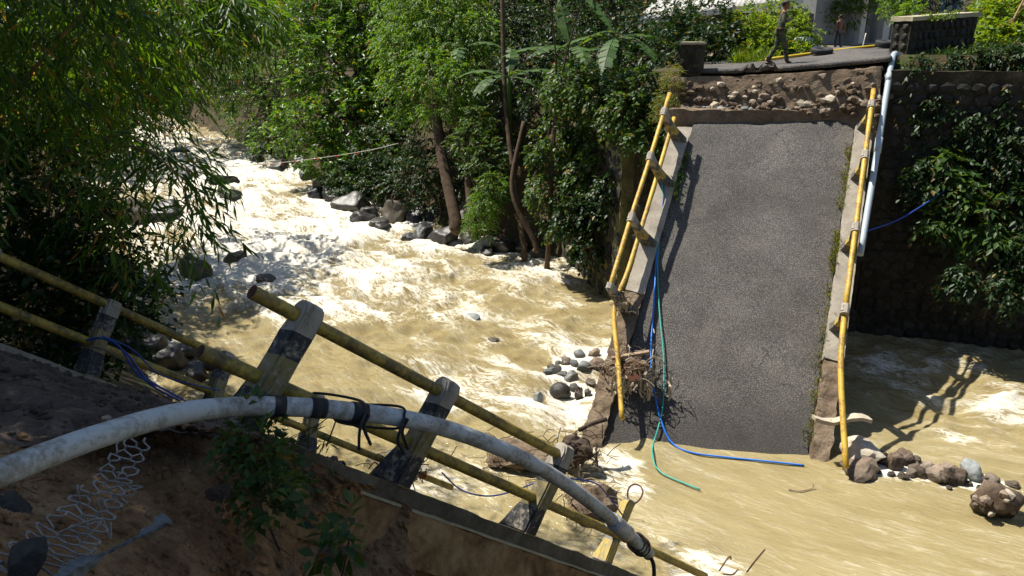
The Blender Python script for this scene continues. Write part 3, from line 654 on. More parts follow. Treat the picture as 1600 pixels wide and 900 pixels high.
# ------------------------------------------------------------------ walls on the far side
wa = np.array([3.4, 23.1]); wdv = nrm(np.array([3.9, -1.4])); wnv = np.array([wdv[1], -wdv[0]])*1.0   # outward, towards the river
if wnv[1] > 0: wnv = -wnv
ang = math.atan2(wdv[1], wdv[0])
WALLM = Matrix.Translation((wa[0], wa[1], 0)) @ Matrix.Rotation(ang, 4, 'Z')      # local x along, -y outwards, z up
def stone_wall(name, label, x0, x1, z0, z1, size, rr, n_parts, thick=.5, rest=None, mat='wall_stone', y=-.02, proud=.06, mm=WALLM, body='mortar', topfn=None, keep=None):
    o = thing(name, label, 'wall', mat=mm)
    V, F = rough_box(x0, x1, y, y+thick, z0, z1, max(.12, (x1-x0)/90), .03, 2, 6); mk('mortar_body', V, F, M[body], o)
    k = 0; rows = int((z1-z0)/(size*.82)); extra = MB()
    for r in range(rows):
        z = z0+(r+.5)*(z1-z0)/rows; x = x0+(r % 2)*size*.4+rr.uniform(0, .1)
        while x < x1-.06:
            w = size*rr.uniform(.7, 1.25); h = size*rr.uniform(.72, .95)
            if x+w*.5 < x1+.05 and (keep is None or keep(x+w/2, z)):
                Mx = Matrix.Translation((x+w/2, y-.015, z+rr.normal()*.02)) @ Matrix.Rotation(rr.uniform(-.25, .25), 4, 'Y') @ Matrix.Diagonal((w*.57, proud*1.25, h*.60, 1)) @ Matrix.Rotation(rr.integers(4)*math.pi/2, 4, 'Y')
                me = SMALL[mat][rr.integers(8)]
                if k < n_parts: inst('stone', me, Mx, o); k += 1
                else: extra.add(*mesh_arr(me, Mx))
            x += w*1.02
    if extra.n: q = extra.build('stones_beyond', M[mat], o); q['kind'] = 'stuff'
    return o
def mesh_arr(me, Mx):
    V = np.array([(Mx @ v.co)[:] for v in me.vertices]); return V, [tuple(p.vertices) for p in me.polygons]
rr = np.random.default_rng(11)
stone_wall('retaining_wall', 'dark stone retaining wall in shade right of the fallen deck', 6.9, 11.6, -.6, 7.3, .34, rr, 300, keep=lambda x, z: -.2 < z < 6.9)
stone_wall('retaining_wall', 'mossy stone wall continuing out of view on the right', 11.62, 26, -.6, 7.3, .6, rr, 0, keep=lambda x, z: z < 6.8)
stone_wall('bridge_abutment', 'dark stone abutment under the top of the fallen deck', .3, 6.88, -.6, 5.5, .5, rr, 120, y=-.0, thick=1.0)
# left wing wall, mossy
wl0 = np.array([3.35, 23.2]); wl1 = np.array([1.9, 28.6]); dl = wl1-wl0
SW = Matrix.Translation((wl1[0], wl1[1], 0)) @ Matrix.Rotation(math.atan2(-dl[1], -dl[0]), 4, 'Z')
stone_wall('wing_wall', 'mossy earth-stained wing wall hung with creepers left of the fallen deck', 0, float(np.linalg.norm(dl)), -.5, 5.2, .55, rr, 90, thick=1.2, mat='wall_stone', body='mossy_wall', mm=SW, proud=.05)

# broken abutment seat: ledge + face of rubble stones under the torn road edge
ab = thing('broken_abutment', 'torn face of stones and earth under the far road edge', 'abutment', mat=WALLM)
def lz(x): g = wa+wdv*x; return float(road_z(g[0], g[1]))
def face_fn(V):
    h = np.clip((V[:, 2]-5.5)/1.9, 0, 1); top = np.array([lz(x)-.16 for x in V[:, 0]])
    V = V.copy(); V[:, 2] = np.where(V[:, 2] > 5.6, 5.5+h*(top-5.5), V[:, 2]); V[:, 1] += (h*.55-.25)*(V[:, 1] < 1.2)
    return V
V, F = rough_box(1.15, 6.75, -.05, 2.2, 5.2, 7.4, .10, .13, 2.2, 3, face_fn); mk('earth_face', V, F, M['rubble_brown'], ab)
ledge_front = lambda x: 1.12-np.clip(x-1.9, 0, 9)*.265
V, F = rough_box(1.35, 6.9, -1.0, .2, 5.2, 6.22, .09, .07, 2.2, 5, lambda V: np.stack([V[:, 0], np.where(V[:, 1] < .1, V[:, 1]*ledge_front(V[:, 0]), V[:, 1]), V[:, 2]], -1)); mk('seat_ledge', V, F, M['rubble_brown'], ab)
for i in range(200):
    x = rr.uniform(1.2, 7.0); h = rr.uniform(0, 1); zt = lz(x)-.2; z = 6.1+h*(zt-6.15); s = .05+.09*rr.uniform()**2.0+.05*rr.uniform()
    y = (h*.55-.28)+.04*rr.normal()+.05
    inst('stone', SMALL[('rubble', 'rubble_brown', 'pale_rubble', 'rubble_brown')[rr.integers(4)]][rr.integers(8)], rmat((x, y, z), (s*1.35, s, s*.8), rr, .35), ab)
for i in range(70):
    x = rr.uniform(1.3, 6.7); y = -ledge_front(x)*rr.uniform(.1, .95); s = rr.uniform(.04, .11)
    inst('stone', SMALL['rubble' if rr.uniform() < .6 else 'grey_stone'][rr.integers(8)], rmat((x, y, 6.22+s*.3), (s*1.3, s, s*.8), rr, .4), ab)

# parapets
par = thing('parapet_wall', 'dark stone parapet with mossy pale coping at the right road edge', 'parapet', mat=Matrix.Translation(Vector(at(1416, 90, 20.8))) @ Matrix.Rotation(math.radians(27), 4, 'Z'))
V, F = rough_box(0, 2.75, 0, .55, -.35, .93, .09, .03, 3, 3); V[:, 2] += V[:, 0]*.05; mk('wall_body', V, F, M['mortar'], par)
V, F = rough_box(-.06, 2.83, -.06, .61, .935, 1.05, .07, .015, 4, 9); V[:, 2] += V[:, 0]*.05; mk('coping', V, F, M['pale_cap'], par)
for r in range(5):
    x = .02+.1*(r % 2)
    while x < 2.65:
        w = rr.uniform(.17, .30); z = -.22+r*.25+.05*x
        inst('stone', SMALL['wall_stone'][rr.integers(8)], rmat((x+w/2, -.005, z), (w*.52, .07, .12), rr, .12) if False else Matrix.Translation((x+w/2, -.005, z)) @ Matrix.Rotation(rr.uniform(-.2, .2), 4, 'Y') @ Matrix.Diagonal((w*.54, .075, .125, 1)), par); x += w
    for y in (.14, .4): inst('stone', SMALL['wall_stone'][rr.integers(8)], Matrix.Translation((-.005, y, -.22+r*.25)) @ Matrix.Diagonal((.07, .135, .12, 1)), par)
V, F = rough_box(-.3, 4.2, -.16, .5, -.5, -.36, .1, .05, 3, 3); V[:, 2] += V[:, 0]*.05; mk('plinth', V, F, M['mortar'], par)
pil = thing('parapet_stub', 'short square stone parapet stub at the left road edge', 'parapet', loc=at(1080, 118, 22.3))
Rz = np.array([[math.cos(-.35), math.sin(-.35), 0], [-math.sin(-.35), math.cos(-.35), 0], [0, 0, 1]])
V, F = rough_box(-.3, .3, -.32, .32, -1.1, .86, .08, .03, 3, 3); mk('wall_body', V@Rz, F, M['mortar'], pil)
V, F = rough_box(-.33, .33, -.35, .35, .865, .93, .08, .012, 3, 3); mk('coping', V@Rz, F, M['pale_cap'], pil)
for r in range(7):
    for x in (-.2, .0, .2):
        inst('stone', SMALL['wall_stone'][rr.integers(8)], Matrix.Rotation(-.35, 4, 'Z') @ Matrix.Translation((x+rr.normal()*.02, -.31, -.9+r*.26)) @ Matrix.Diagonal((.115, .07, .13, 1)), pil)

# ------------------------------------------------------------------ near embankment (earth under the deck's upper end)
cols = [(-160, 700, 4.5, 980, 2.9), (-60, 698, 4.7, 980, 3.1), (40, 694, 4.9, 980, 3.4), (140, 684, 5.1, 970, 3.7), (230, 674, 5.25, 970, 4.0), (310, 676, 5.35, 970, 4.35), (390, 690, 5.5, 980, 4.75), (470, 712, 5.75, 990, 5.15), (560, 752, 6.05, 1000, 5.6), (650, 800, 6.45, 1010, 6.05)]
top = catmull([at(a, b, c) for a, b, c, d, e in cols], 26); bot = catmull([at(a, d, e) for a, b, c, d, e in cols], 26)
nb = 170; hh = np.linspace(0, 1, nb)
G = top[:, None]+(bot-top)[:, None]*hh[None, :, None]
away = nrm(np.array([-.55, .85, -.1]))
n1 = fbm(G*1.3+4, 4); n2 = fbm(G*5.0+9, 4)
ca = np.array([at(235, 770, 4.7)]); cav = np.exp(-(np.linalg.norm((G-ca)*np.array([.55, .55, 1.5]), axis=-1)/.42)**2)
ca2 = np.array([at(590, 860, 5.8)]); cav = cav+.5*np.exp(-(np.linalg.norm((G-ca2)*np.array([.8, .8, 1.5]), axis=-1)/.35)**2)
n3 = np.abs(fbm(G*11+2, 3)); G = G+away*(n1*.32+n2*.16-n3*.07+cav*.75+.25*np.sin(hh*math.pi)[None])[..., None]
V, F = sheet(G); o = mk('embankment', V, F, M['soil'], smooth=True); o['kind'] = 'structure'
cl = MB(); rc_ = np.random.default_rng(77); EG = G
for i in range(1500):
    a_, b_ = rc_.integers(2, EG.shape[0]-2), rc_.integers(2, EG.shape[1]-2); s_ = .008+.035*rc_.uniform()**4
    cl.add(*mesh_arr(SMALL['rubble_brown'][i % 8], rmat(EG[a_, b_], (s_*1.3, s_, s_), rc_, .6)))
q = cl.build('earth_clods', M['soil']); tag(q, 'loose clods sticking out of the brown earth bank', 'earth', kind='stuff')
rt = MB()
for i in range(46):
    a_, b_ = rc_.integers(20, EG.shape[0]-4), rc_.integers(4, 110); p = EG[a_, b_]-away*.01; d_ = nrm(rc_.normal(size=3)*np.array([1, .3, .5])+np.array([0, -.5, -.7])); L_ = rc_.uniform(.1, .4)
    rt.tube(catmull([p, p+d_*L_*.4+rc_.normal(size=3)*.02, p+d_*L_*.7+rc_.normal(size=3)*.04+[0, 0, -.03], p+d_*L_+rc_.normal(size=3)*.05+[0, 0, -.08]], 4), rc_.uniform(.0015, .004), 4, False)
q = rt.build('bare_roots', M['driftwood']); tag(q, 'thin bare roots dangling from the earth bank', 'roots', kind='stuff')
# loose earth and gravel lying on the deck's upper end
back = catmull([near_w(-2.05, v, .05) for v in np.linspace(-4.5, 5.0, 10)], 26)
front = catmull([at(-260, 690, 4.4), at(-160, 700, 4.5), at(-60, 698, 4.7), at(40, 694, 4.9), at(140, 684, 5.1), at(230, 674, 5.25), at(310, 676, 5.4), at(390, 690, 5.6), at(440, 700, 5.8), at(500, 722, 6.1)], 26)
G = back[:, None]+(front-back)[:, None]*hh[None, :, None]
hump = np.sin(np.clip(hh, 0, 1)*math.pi)[None]*.12
G[..., 2] += hump+.16*fbm(G*1.6, 4)*np.sin(hh*math.pi)[None]**.6+.05*fbm(G*7, 3)*sstep(0, .1, hh)[None]
V, F = sheet(G); o = mk('gravel_mound', V, F[:, ::-1].copy(), M['gravel_soil'], smooth=True); o['kind'] = 'structure'; GM = G
gst = MB()
for i in range(1800):
    a, b = rr.integers(10, len(back)-5), rr.integers(6, nb-1); s = abs(rr.normal())*.02+.008
    Mx = rmat(G[a, b], (s*1.3, s, s*.8), rr, .6); gst.add(*mesh_arr(SMALL['rubble'][i % 8], Mx))
q = gst.build('gravel', M['rubble']); tag(q, 'loose gravel scattered over the dark earth at lower left', 'gravel', kind='stuff')
for i, (a, b, D, w, h, lab, mt) in enumerate([(20, 800, 4.3, 70, 60, 'dark grey stone at the left edge under the white pipe', 'wet_rock'), (125, 664, 5.4, 26, 22, 'grey stone lying on the gravel above the white pipe', 'grey_stone'), (165, 657, 5.5, 22, 18, 'small pale stone on the gravel beside the white pipe', 'pale_rubble'), (40, 880, 3.6, 80, 50, 'dark stone behind the wire net at the lower left corner', 'wet_rock'), (345, 770, 4.9, 44, 26, 'reddish stone set in the earth bank below the weeds', 'rubble'), (520, 865, 5.2, 55, 26, 'brown stone jutting from the earth low in the bank', 'rubble')]):
    p = at(a, b, D); s = w*D/FPX/2; o = inst('stone', BIG[mt][i % 5], rmat(p, (s*1.2, s, h*D/FPX/2*1.2), rr, .2)); tag(o, lab, 'stone')
ck = thing('concrete_chunk', 'broken slab edge, pale bluish concrete, at the bottom left', 'concrete', loc=at(190, 860, 3.75))
a, b = at(95, 905, 3.55), at(242, 822, 3.95); d = nrm(b-a); up = np.array([.1, -.35, .93]); up = nrm(up-d*(up@d)); sd = np.cross(d, up); ctr = (a+b)/2
V, F = rough_box(-.33, .30, -.025, .02, -.03, .025, .010, .035, 9, 3); k_ = .75+1.5*fbm(p3(V[:, 0]*6, 0, 4), 3)[:, None]; V = np.hstack([V[:, :1], V[:, 1:]*k_])+.012*np.stack([fbm(V*45+j*9, 2) for j in range(3)], -1); mk('slab_edge', ctr+V@np.array([d, sd, up]), F, M['grey_stone'], ck, rel=ck.location)

# ------------------------------------------------------------------ pipes, cables, wires
wp = thing('white_water_pipe', 'long white plastic pipe bowed across the near railing', 'pipe', loc=at(470, 640, 5.3))
path = catmull([at(-150, 806, 3.1), at(0, 740, 3.6), at(150, 683, 4.2), at(280, 646, 4.75), at(380, 635, 5.1), at(470, 636, 5.3), at(560, 644, 5.52), at(640, 656, 5.76), at(720, 677, 6.1), at(800, 709, 6.5), at(870, 747, 7.0), at(930, 791, 7.5), at(980, 834, 8.0), at(1014, 866, 8.35)], 8)
V, F = tube(path, .067, 20); mk('pipe', V, F, M['white_pipe'], wp, True, rel=wp.location)
def ring_on(name, i, half, r, mat):
    P = path[max(0, i-half):i+half+1]; V, F = tube(P, r, 20); mk(name, V, F, M[mat], wp, True, rel=wp.location)
ipx = lambda x: int(np.argmin(np.abs(800+FPX*(path[:, 0])/((path-CAM)@_F)-x)))
ring_on('coupling', ipx(968), 2, .086, 'white_pipe'); 
for x, hf in ((438, 1), (488, 1), (502, 0), (560, 2)):
    i = ipx(x); T = nrm(path[i+1]-path[i-1]); Lh = .018+.02*hf
    V, F = tube([path[i]-T*Lh, path[i]+T*Lh], .0725, 20); mk('rubber_band', V, F, M['rubber'], wp, True, rel=wp.location)
def strap(px, dx, lab):
    i = ipx(px); c = path[i]; T = nrm(path[i+1]-path[i-1]); rail = near_w(2.43, 0, .5); dd = near_w(2.43, 1, .5)-rail
    t = np.dot(c-rail, dd)/np.dot(dd, dd); rc = rail+dd*t; ax = nrm(rc-c); bx = np.cross(T, ax); L = np.linalg.norm(rc-c)
    P = [c-ax*.08+bx*.0, c+bx*.085, rc+bx*.07, rc+ax*.075, rc-bx*.07, c-bx*.085, c-ax*.08]
    mb = MB(); mb.tube(catmull(P, 6), .010, 6); mb.tube(catmull([c-ax*.08, c-ax*.05-np.array([0, .1, .05]), c+np.array([.02, -.12, -.13]), c+np.array([.03+dx, -.11, -.24])], 6), .012, 6)
    mb.tube(catmull([c-ax*.08+T*.03, c+T*.06-np.array([0, .1, .06]), c+T*.07+np.array([.03, -.10, -.2])], 6), .012, 6)
    o = mb.build('rubber_strap', M['rubber'], None, True); tag(o, lab, 'strap')
strap(562, -.02, 'black rubber strap tying the white pipe to the lower rail, nearer the broad post'); strap(622, .03, 'black rubber strap with dangling ends, right of the other strap on the white pipe')
i = ipx(1000); mb = MB()
for k in range(5):
    c = path[min(len(path)-1, i-1+k % 3)]; a0 = rr.uniform(0, 6)
    mb.tube(np.array([c+np.array([.09*math.cos(a0+t), .05*math.sin(a0+t)*.6, .09*math.sin(a0+t)]) for t in np.linspace(0, 6, 14)]), .016, 6)
mb.tube(catmull([path[-2], path[-2]+np.array([.08, -.05, -.15]), path[-2]+np.array([.09, -.08, -.6])], 6), .022, 6)
tag(mb.build('rope_tie', M['dark_litter'], None, True), 'dark rag knotted round the lower end of the white pipe', 'rope')

gp_ = catmull([at(1404, 90, 20.9), at(1396, 87, 20.5), at(1386, 140, 20.0), at(1367, 260, 19.1), at(1344, 398, 18.0)], 6)
g = thing('grey_pipe', 'pale grey water pipe hanging beside the right rail of the fallen deck', 'pipe', loc=gp_[-1])
V, F = tube(gp_, .075, 14); mk('pipe', V, F, M['grey_pipe'], g, True, rel=g.location)
for i in (10, 16):
    V, F = tube(gp_[i:i+2], .09, 14); mk('coupling', V, F, M['grey_pipe'], g, True, rel=g.location)
def cable(name, pts, r, mat, label, cat='cable', n=8): return tag(mk(name, *tube(catmull(pts, n), r, 6), M[mat], None, True), label, cat)
fp = lambda x, y, w=.09: far_px(x, y, w)
def wz_(x, y, dz=.035):
    p = on_z(x, y, 0); p = on_z(x, y, water_z(p[0], p[1])+dz); return p
cable('blue_cable', [fp(1036, 268, .3), fp(1034, 300, .12), fp(1027, 380), fp(1022, 470), fp(1017, 550), fp(1022, 610), fp(1034, 660), fp(1050, 692), wz_(1080, 707), wz_(1130, 714), wz_(1190, 720), wz_(1256, 727)], .021, 'blue_cable', 'bright blue cable trailing down the fallen deck into the water')
cable('green_cable', [fp(1034, 272, .3), fp(1036, 320, .12), fp(1028, 400), fp(1030, 480), fp(1037, 560), fp(1036, 630), fp(1028, 670), fp(1021, 692), wz_(1019, 706, .10), wz_(1021, 720, .10), wz_(1028, 733, .08), wz_(1045, 745), wz_(1094, 765)], .016, 'green_cable', 'thin green cable trailing beside the blue one on the fallen deck')
cable('blue_cable', [fp(1034, 275, .32), fp(1037, 300, .2), fp(1031, 360, .08), fp(1024, 430, .06), fp(1020, 500, .05)], .012, 'navy_cable', 'second thin blue cable looped near the top of the bright blue one')
pst = near_w(-2.4, .72, .55)
cable('blue_cable', [at(120, 540, 9.3), at(150, 528, 9.05), at(185, 540, 9.0), at(215, 585, 9.2), at(260, 610, 9.3), at(292, 628, 9.4)], .012, 'navy_cable', 'upper dark blue cable looped round the post at far left')
cable('blue_cable', [at(135, 532, 9.1), at(165, 530, 9.0), at(200, 555, 9.1), at(235, 600, 9.3), at(280, 626, 9.4)], .012, 'navy_cable', 'lower dark blue cable slack under the other one at far left')
cable('blue_cable', [at(160, 525, 9.0), at(205, 545, 9.3), at(250, 585, 9.6), at(310, 603, 9.8), at(345, 610, 10)], .009, 'navy_cable', 'thin dark blue cable running from the left post towards the white pipe')
cable('grey_cable', [at(110, 555, 9.3), at(150, 543, 9.1), at(190, 562, 9.2), at(240, 598, 9.4), at(290, 627, 9.5)], .008, 'grey_cable', 'thin grey cable sagging below the blue loops on the left')
cable('blue_cable', [at(690, 738, 9.0), at(720, 765, 9.0), at(760, 775, 8.8), at(800, 768, 8.6), at(850, 750, 8.3), at(890, 748, 8.0), at(930, 755, 8.2), at(950, 775, 8.5), at(975, 808, 8.8)], .009, 'navy_cable', 'thin blue wire strung loosely past the third railing post')
wz = [at(430+k, 690, 6) for k in (0,)]
tape = catmull([at(395, 258, 37), at(440, 254, 36), at(520, 244, 34), at(580, 234, 33), at(622, 224, 32)], 10)
tp_ = thing('tape_line', 'thin pale line with red rags stretched over the river to the trees', 'rope', loc=tape[0])
mk('line', *tube(tape, .013, 5), M['pale_rope'], tp_, True, rel=tp_.location)
mk('line', *tube(catmull([at(290, 262, 39), at(340, 261, 38), at(395, 258, 37)], 8), .016, 5), M['pale_rope'], tp_, True, rel=tp_.location)
for i in (4, 7, 10, 13, 17, 21, 26): V, F = box(tape[i]+[0, 0, -.03], (.05, .015, .035), None, .006); mk('rag', V, F, M['red_rag'], tp_, rel=tp_.location)
cable('blue_rope', [at(1352, 362, 18.6), at(1400, 345, 19.0), at(1440, 322, 19.5), at(1480, 295, 19.8)], .018, 'navy_cable', 'blue rope strung from the grey pipe to the dark wall', 'rope')
# iron rods standing in the water
cable('iron_rod', [on_z(1165, 910, -.1)+np.array([0, 0, .2]), on_z(1165, 910, 0)+np.array([.12, .05, .35]), on_z(1165, 910, 0)+np.array([.28, .1, .55])], .014, 'rusty_wire', 'rusty rod end poking up at the bottom edge of the picture', 'rod')
cable('stick', [wz_(1232, 765, .02), wz_(1250, 767), wz_(1268, 763), wz_(1271, 756, .1)], .012, 'driftwood', 'thin curved twig floating in the calm brown water', 'stick')

# wire net of a torn gabion
def net(a0, a1, b0, b1, nl, nc, r):
    mb = MB(); rn = np.random.default_rng(3)
    def pt(s, c):                                                # s 0..1 along, c 0..1 across
        A = a0+(a1-a0)*s; B = b0+(b1-b0)*s; p = A+(B-A)*c; p = p+np.array([0, 0, -.10])*math.sin(s*math.pi)*(1-.3*c)
        return p+.016*np.stack([vnoise(np.array([s*9+k*7., c*5, k])) for k in range(3)])
    for j in range(nc):
        for i in range(nl):
            if rn.uniform() < .10: continue
            s0 = (i+.5*(j % 2))/nl; c0 = j/nc; ds_ = 1/nl; dc = 1/nc
            h = [pt(min(s0+.0*ds_, 1), c0), pt(min(s0+.30*ds_, 1), c0), pt(min(s0+.5*ds_, 1), c0+dc), pt(min(s0+ds_*.8, 1), c0+dc)]
            mb.tube(np.array([h[0], h[1]]), r*1.5, 5, False); mb.tube(np.array([h[1], h[2]]), r, 5, False)
            h3 = pt(min(s0+ds_, 1), c0); h2b = pt(min(s0+.8*ds_, 1), c0+dc)
            mb.tube(np.array([h[2], h2b]), r*1.5, 5, False); mb.tube(np.array([h2b, h3]), r, 5, False)
    for k in range(7):
        s, c = rn.uniform(.15, .9), rn.uniform(0, 1); p = pt(s, c)
        mb.tube(catmull([p, p+rn.normal(size=3)*.05, p+rn.normal(size=3)*.07+np.array([0, 0, -.07]), p+np.array([.02, -.02, -.13])], 4), r, 5, False)
    return mb
mb = net(at(195, 676, 5.0), at(-30, 878, 3.55), at(235, 690, 5.0), at(90, 935, 3.5), 13, 5, .0055)
tag(mb.build('wire_net', M['iron_wire'], None, True), 'torn hexagonal wire net hanging down the earth at lower left', 'wire net')

# ------------------------------------------------------------------ rocks in and beside the river
boulder(295, 434, 62, 52, 'big brown boulder standing in the foam left of the broken rail end', 'river_rock', k=1)
boulder(362, 412, 42, 30, 'smooth brown hump of rock awash beside the big brown boulder', 'river_rock', sink=.55, k=2)
boulder(206, 352, 74, 62, 'grey-brown boulder half hidden behind the drooping bamboo leaves', 'river_rock', k=0)
boulder(250, 352, 84, 42, 'long dark flat boulder behind the drooping bamboo leaves', 'wet_rock', k=3)
boulder(152, 345, 60, 60, 'dark boulder deep among the bamboo leaves at left', 'wet_rock', k=1)
boulder(165, 440, 90, 40, 'low dark rock at the left water edge under the leaves', 'wet_rock', k=2)
boulder(345, 294, 54, 20, 'flat dark rock in the middle of the upper rapids', 'wet_rock', k=4)
boulder(360, 318, 50, 22, 'low dark rock just below the flat one in the rapids', 'wet_rock', k=0)
boulder(262, 206, 24, 9, 'small dark rock at the far bend of the river', 'wet_rock', k=1)
boulder(278, 248, 34, 10, 'low dark rock near the left side of the upper rapids', 'wet_rock', k=2)
boulder(740, 500, 26, 12, 'small grey stone awash in the brown water mid-river', 'grey_stone', sink=.5)
boulder(412, 442, 38, 14, 'speckled rock awash behind the broken rail end', 'river_rock', sink=.5)
boulder(842, 632, 20, 24, 'pointed wet stone in the foam left of the fallen deck', 'grey_stone', sink=.4)
boulder(770, 532, 20, 8, 'tiny wet stone awash below the grey one mid-river', 'river_rock', sink=.5)
fb = [(445, 258, 70, 44), (412, 250, 40, 30), (470, 272, 50, 34), (505, 300, 46, 30), (520, 318, 62, 34), (493, 315, 40, 26), (548, 335, 66, 40), (562, 352, 44, 22), (616, 350, 60, 58), (580, 345, 36, 30), (648, 352, 42, 40), (660, 375, 40, 34), (690, 382, 56, 40), (738, 358, 78, 60), (710, 372, 40, 30), (782, 392, 52, 34), (735, 380, 44, 28), (640, 372, 30, 18), (670, 350, 46, 40), (530, 330, 40, 26), (480, 285, 40, 26), (600, 362, 30, 16), (820, 395, 36, 20), (912, 418, 42, 44), (845, 405, 40, 22), (435, 272, 40, 20), (760, 395, 30, 18), (585, 360, 40, 20), (400, 262, 30, 18)]
on_ = ordinals(fb)
for i, (a, b, w, h) in enumerate(fb):
    if i == 8: boulder(a, b, w, h, 'tall rounded mossy boulder, largest at the foot of the far bank', 'river_rock', 'boulders along the far bank')
    elif i == 13: boulder(a, b-8, w, h, 'large brown boulder lying at the foot of the leaning trunks', 'river_rock', 'boulders along the far bank', z=.5)
    elif i == 23: boulder(a, b, w, h, 'grey boulder at the water edge against the wing wall', 'grey_stone', 'boulders along the far bank')
    else: boulder(a, b, w, h, f'dark wet boulder, {on_[i]} from the left along the foot of the far bank', 'wet_rock', 'boulders along the far bank')
ls_ = [(225, 560, 60, 46), (260, 570, 50, 40), (300, 590, 44, 30), (330, 575, 40, 26), (205, 545, 50, 40), (285, 555, 40, 24)]; on_ = ordinals(ls_)
for i, (a, b, w, h) in enumerate(ls_):
    boulder(a, b, w, h, f'shaded boulder on the near shore behind the left railing, {on_[i]} from the left', 'wet_rock', 'boulders behind the left railing', z=.2)
# pebble island left of the fallen deck
boulder(876, 606, 31, 27, 'smooth round dark boulder beside the pebbles left of the fallen deck', 'wet_rock', pool=ROUND, sink=.2, k=0)
isl = [(905, 610, 20, 24), (893, 585, 24, 16), (912, 575, 26, 18), (868, 572, 22, 14), (858, 582, 18, 10), (925, 590, 20, 16), (935, 572, 26, 20), (885, 565, 22, 14), (900, 596, 18, 14), (920, 605, 16, 14), (880, 582, 16, 10), (945, 590, 20, 18), (930, 558, 22, 16), (906, 556, 20, 12), (873, 557, 14, 9), (940, 606, 18, 16), (898, 570, 16, 14), (862, 566, 14, 10)]
on_ = ordinals(isl)
for i, (a, b, w, h) in enumerate(isl): boulder(a, b, w, h, f'small stone in the heap left of the fallen deck, {on_[i]} from the left', 'grey_stone' if rk.uniform() < .7 else 'rubble', 'stones heaped left of the fallen deck', pool=ROUND if rk.uniform() < .3 else BIG, sink=.2, cat='stone', name='stone')
# rubble line right of the fallen deck
boulder(1356, 722, 62, 50, 'pale pointed concrete block at the foot of the right rail', 'pale_rubble', k=2, sink=.1, cat='rubble', name='rubble_block')
boulder(1350, 744, 66, 34, 'low brown lump of rubble under the pale pointed block', 'rubble', k=1, sink=.15, cat='rubble', name='rubble_block')
boulder(1402, 728, 34, 34, 'reddish stone in the rubble line right of the pale block', 'rubble', k=3, sink=.1, cat='rubble', name='rubble_block')
rl = [(1420, 722, 40, 40), (1384, 722, 30, 40), (1430, 738, 24, 20), (1446, 740, 30, 26), (1470, 748, 44, 40), (1455, 736, 30, 36), (1490, 752, 36, 36), (1505, 750, 30, 40), (1478, 740, 34, 40), (1556, 752, 34, 22), (1572, 762, 34, 18), (1545, 748, 20, 16), (1438, 728, 26, 20), (1415, 742, 22, 16), (1500, 738, 26, 24), (1590, 756, 26, 16), (1396, 738, 16, 12), (1408, 716, 22, 18), (1436, 716, 20, 16), (1462, 726, 18, 14), (1518, 752, 16, 12), (1536, 758, 18, 12), (1486, 756, 14, 10), (1374, 734, 18, 14)]
on_ = ordinals(rl); rl = [(a, b, w*.9, h*.75) for a, b, w, h in rl]
for i, (a, b, w, h) in enumerate(rl): boulder(a, b, w, h, f'brown stone in the rubble line right of the fallen deck, {on_[i]} from the left', 'rubble', 'rubble line right of the fallen deck', sink=.12, cat='rubble', name='rubble_block')
boulder(1526, 742, 40, 26, 'flat greenish grey stone on the rubble line', 'grey_stone', k=2, sink=.05, cat='rubble', name='rubble_block')
big = thing('rubble_mass', 'big knobbly lump of old masonry in the water at far right', 'rubble', loc=on_z(1568, 812, 0))
cx = on_z(1568, 806, .0); s = 40*np.dot(cx-CAM, _F)/FPX
V = np.array([v.co[:] for v in BIG['rubble'][4].vertices]); V = V*np.array([s*1.05, s*.9, s*.95])*(1+.22*fbm(V*2.6, 4))[:, None]+np.array([0, s*.6, s*.28])+cx
mk('core', V, [tuple(p.vertices) for p in BIG['rubble'][4].polygons], M['rubble'], big, True, rel=big.location)
for i in range(26):
    a = rr.uniform(0, 6.28); e = rr.uniform(-.2, 1.2); d = np.array([math.cos(a)*math.cos(e), math.sin(a)*math.cos(e), math.sin(e)]); q = rr.uniform(.05, .13)
    inst('stone', SMALL['rubble' if i % 3 else 'pale_rubble'][i % 8], rmat(np.array([0, s*.6+.04, s*.22])+d*s*.66, (q*1.2, q, q), rr, .5), big)

fm = foam.ravel().copy()
for x_, y_, w_ in WAKE: fm += (.26 if x_ < 2.5 else .13)*np.exp(-((_wx-x_)**2+(_wy-y_)**2)/(1.45*w_+.08)**2)
riv.data.attributes['foam'].data.foreach_set('value', fm.astype(np.float32))
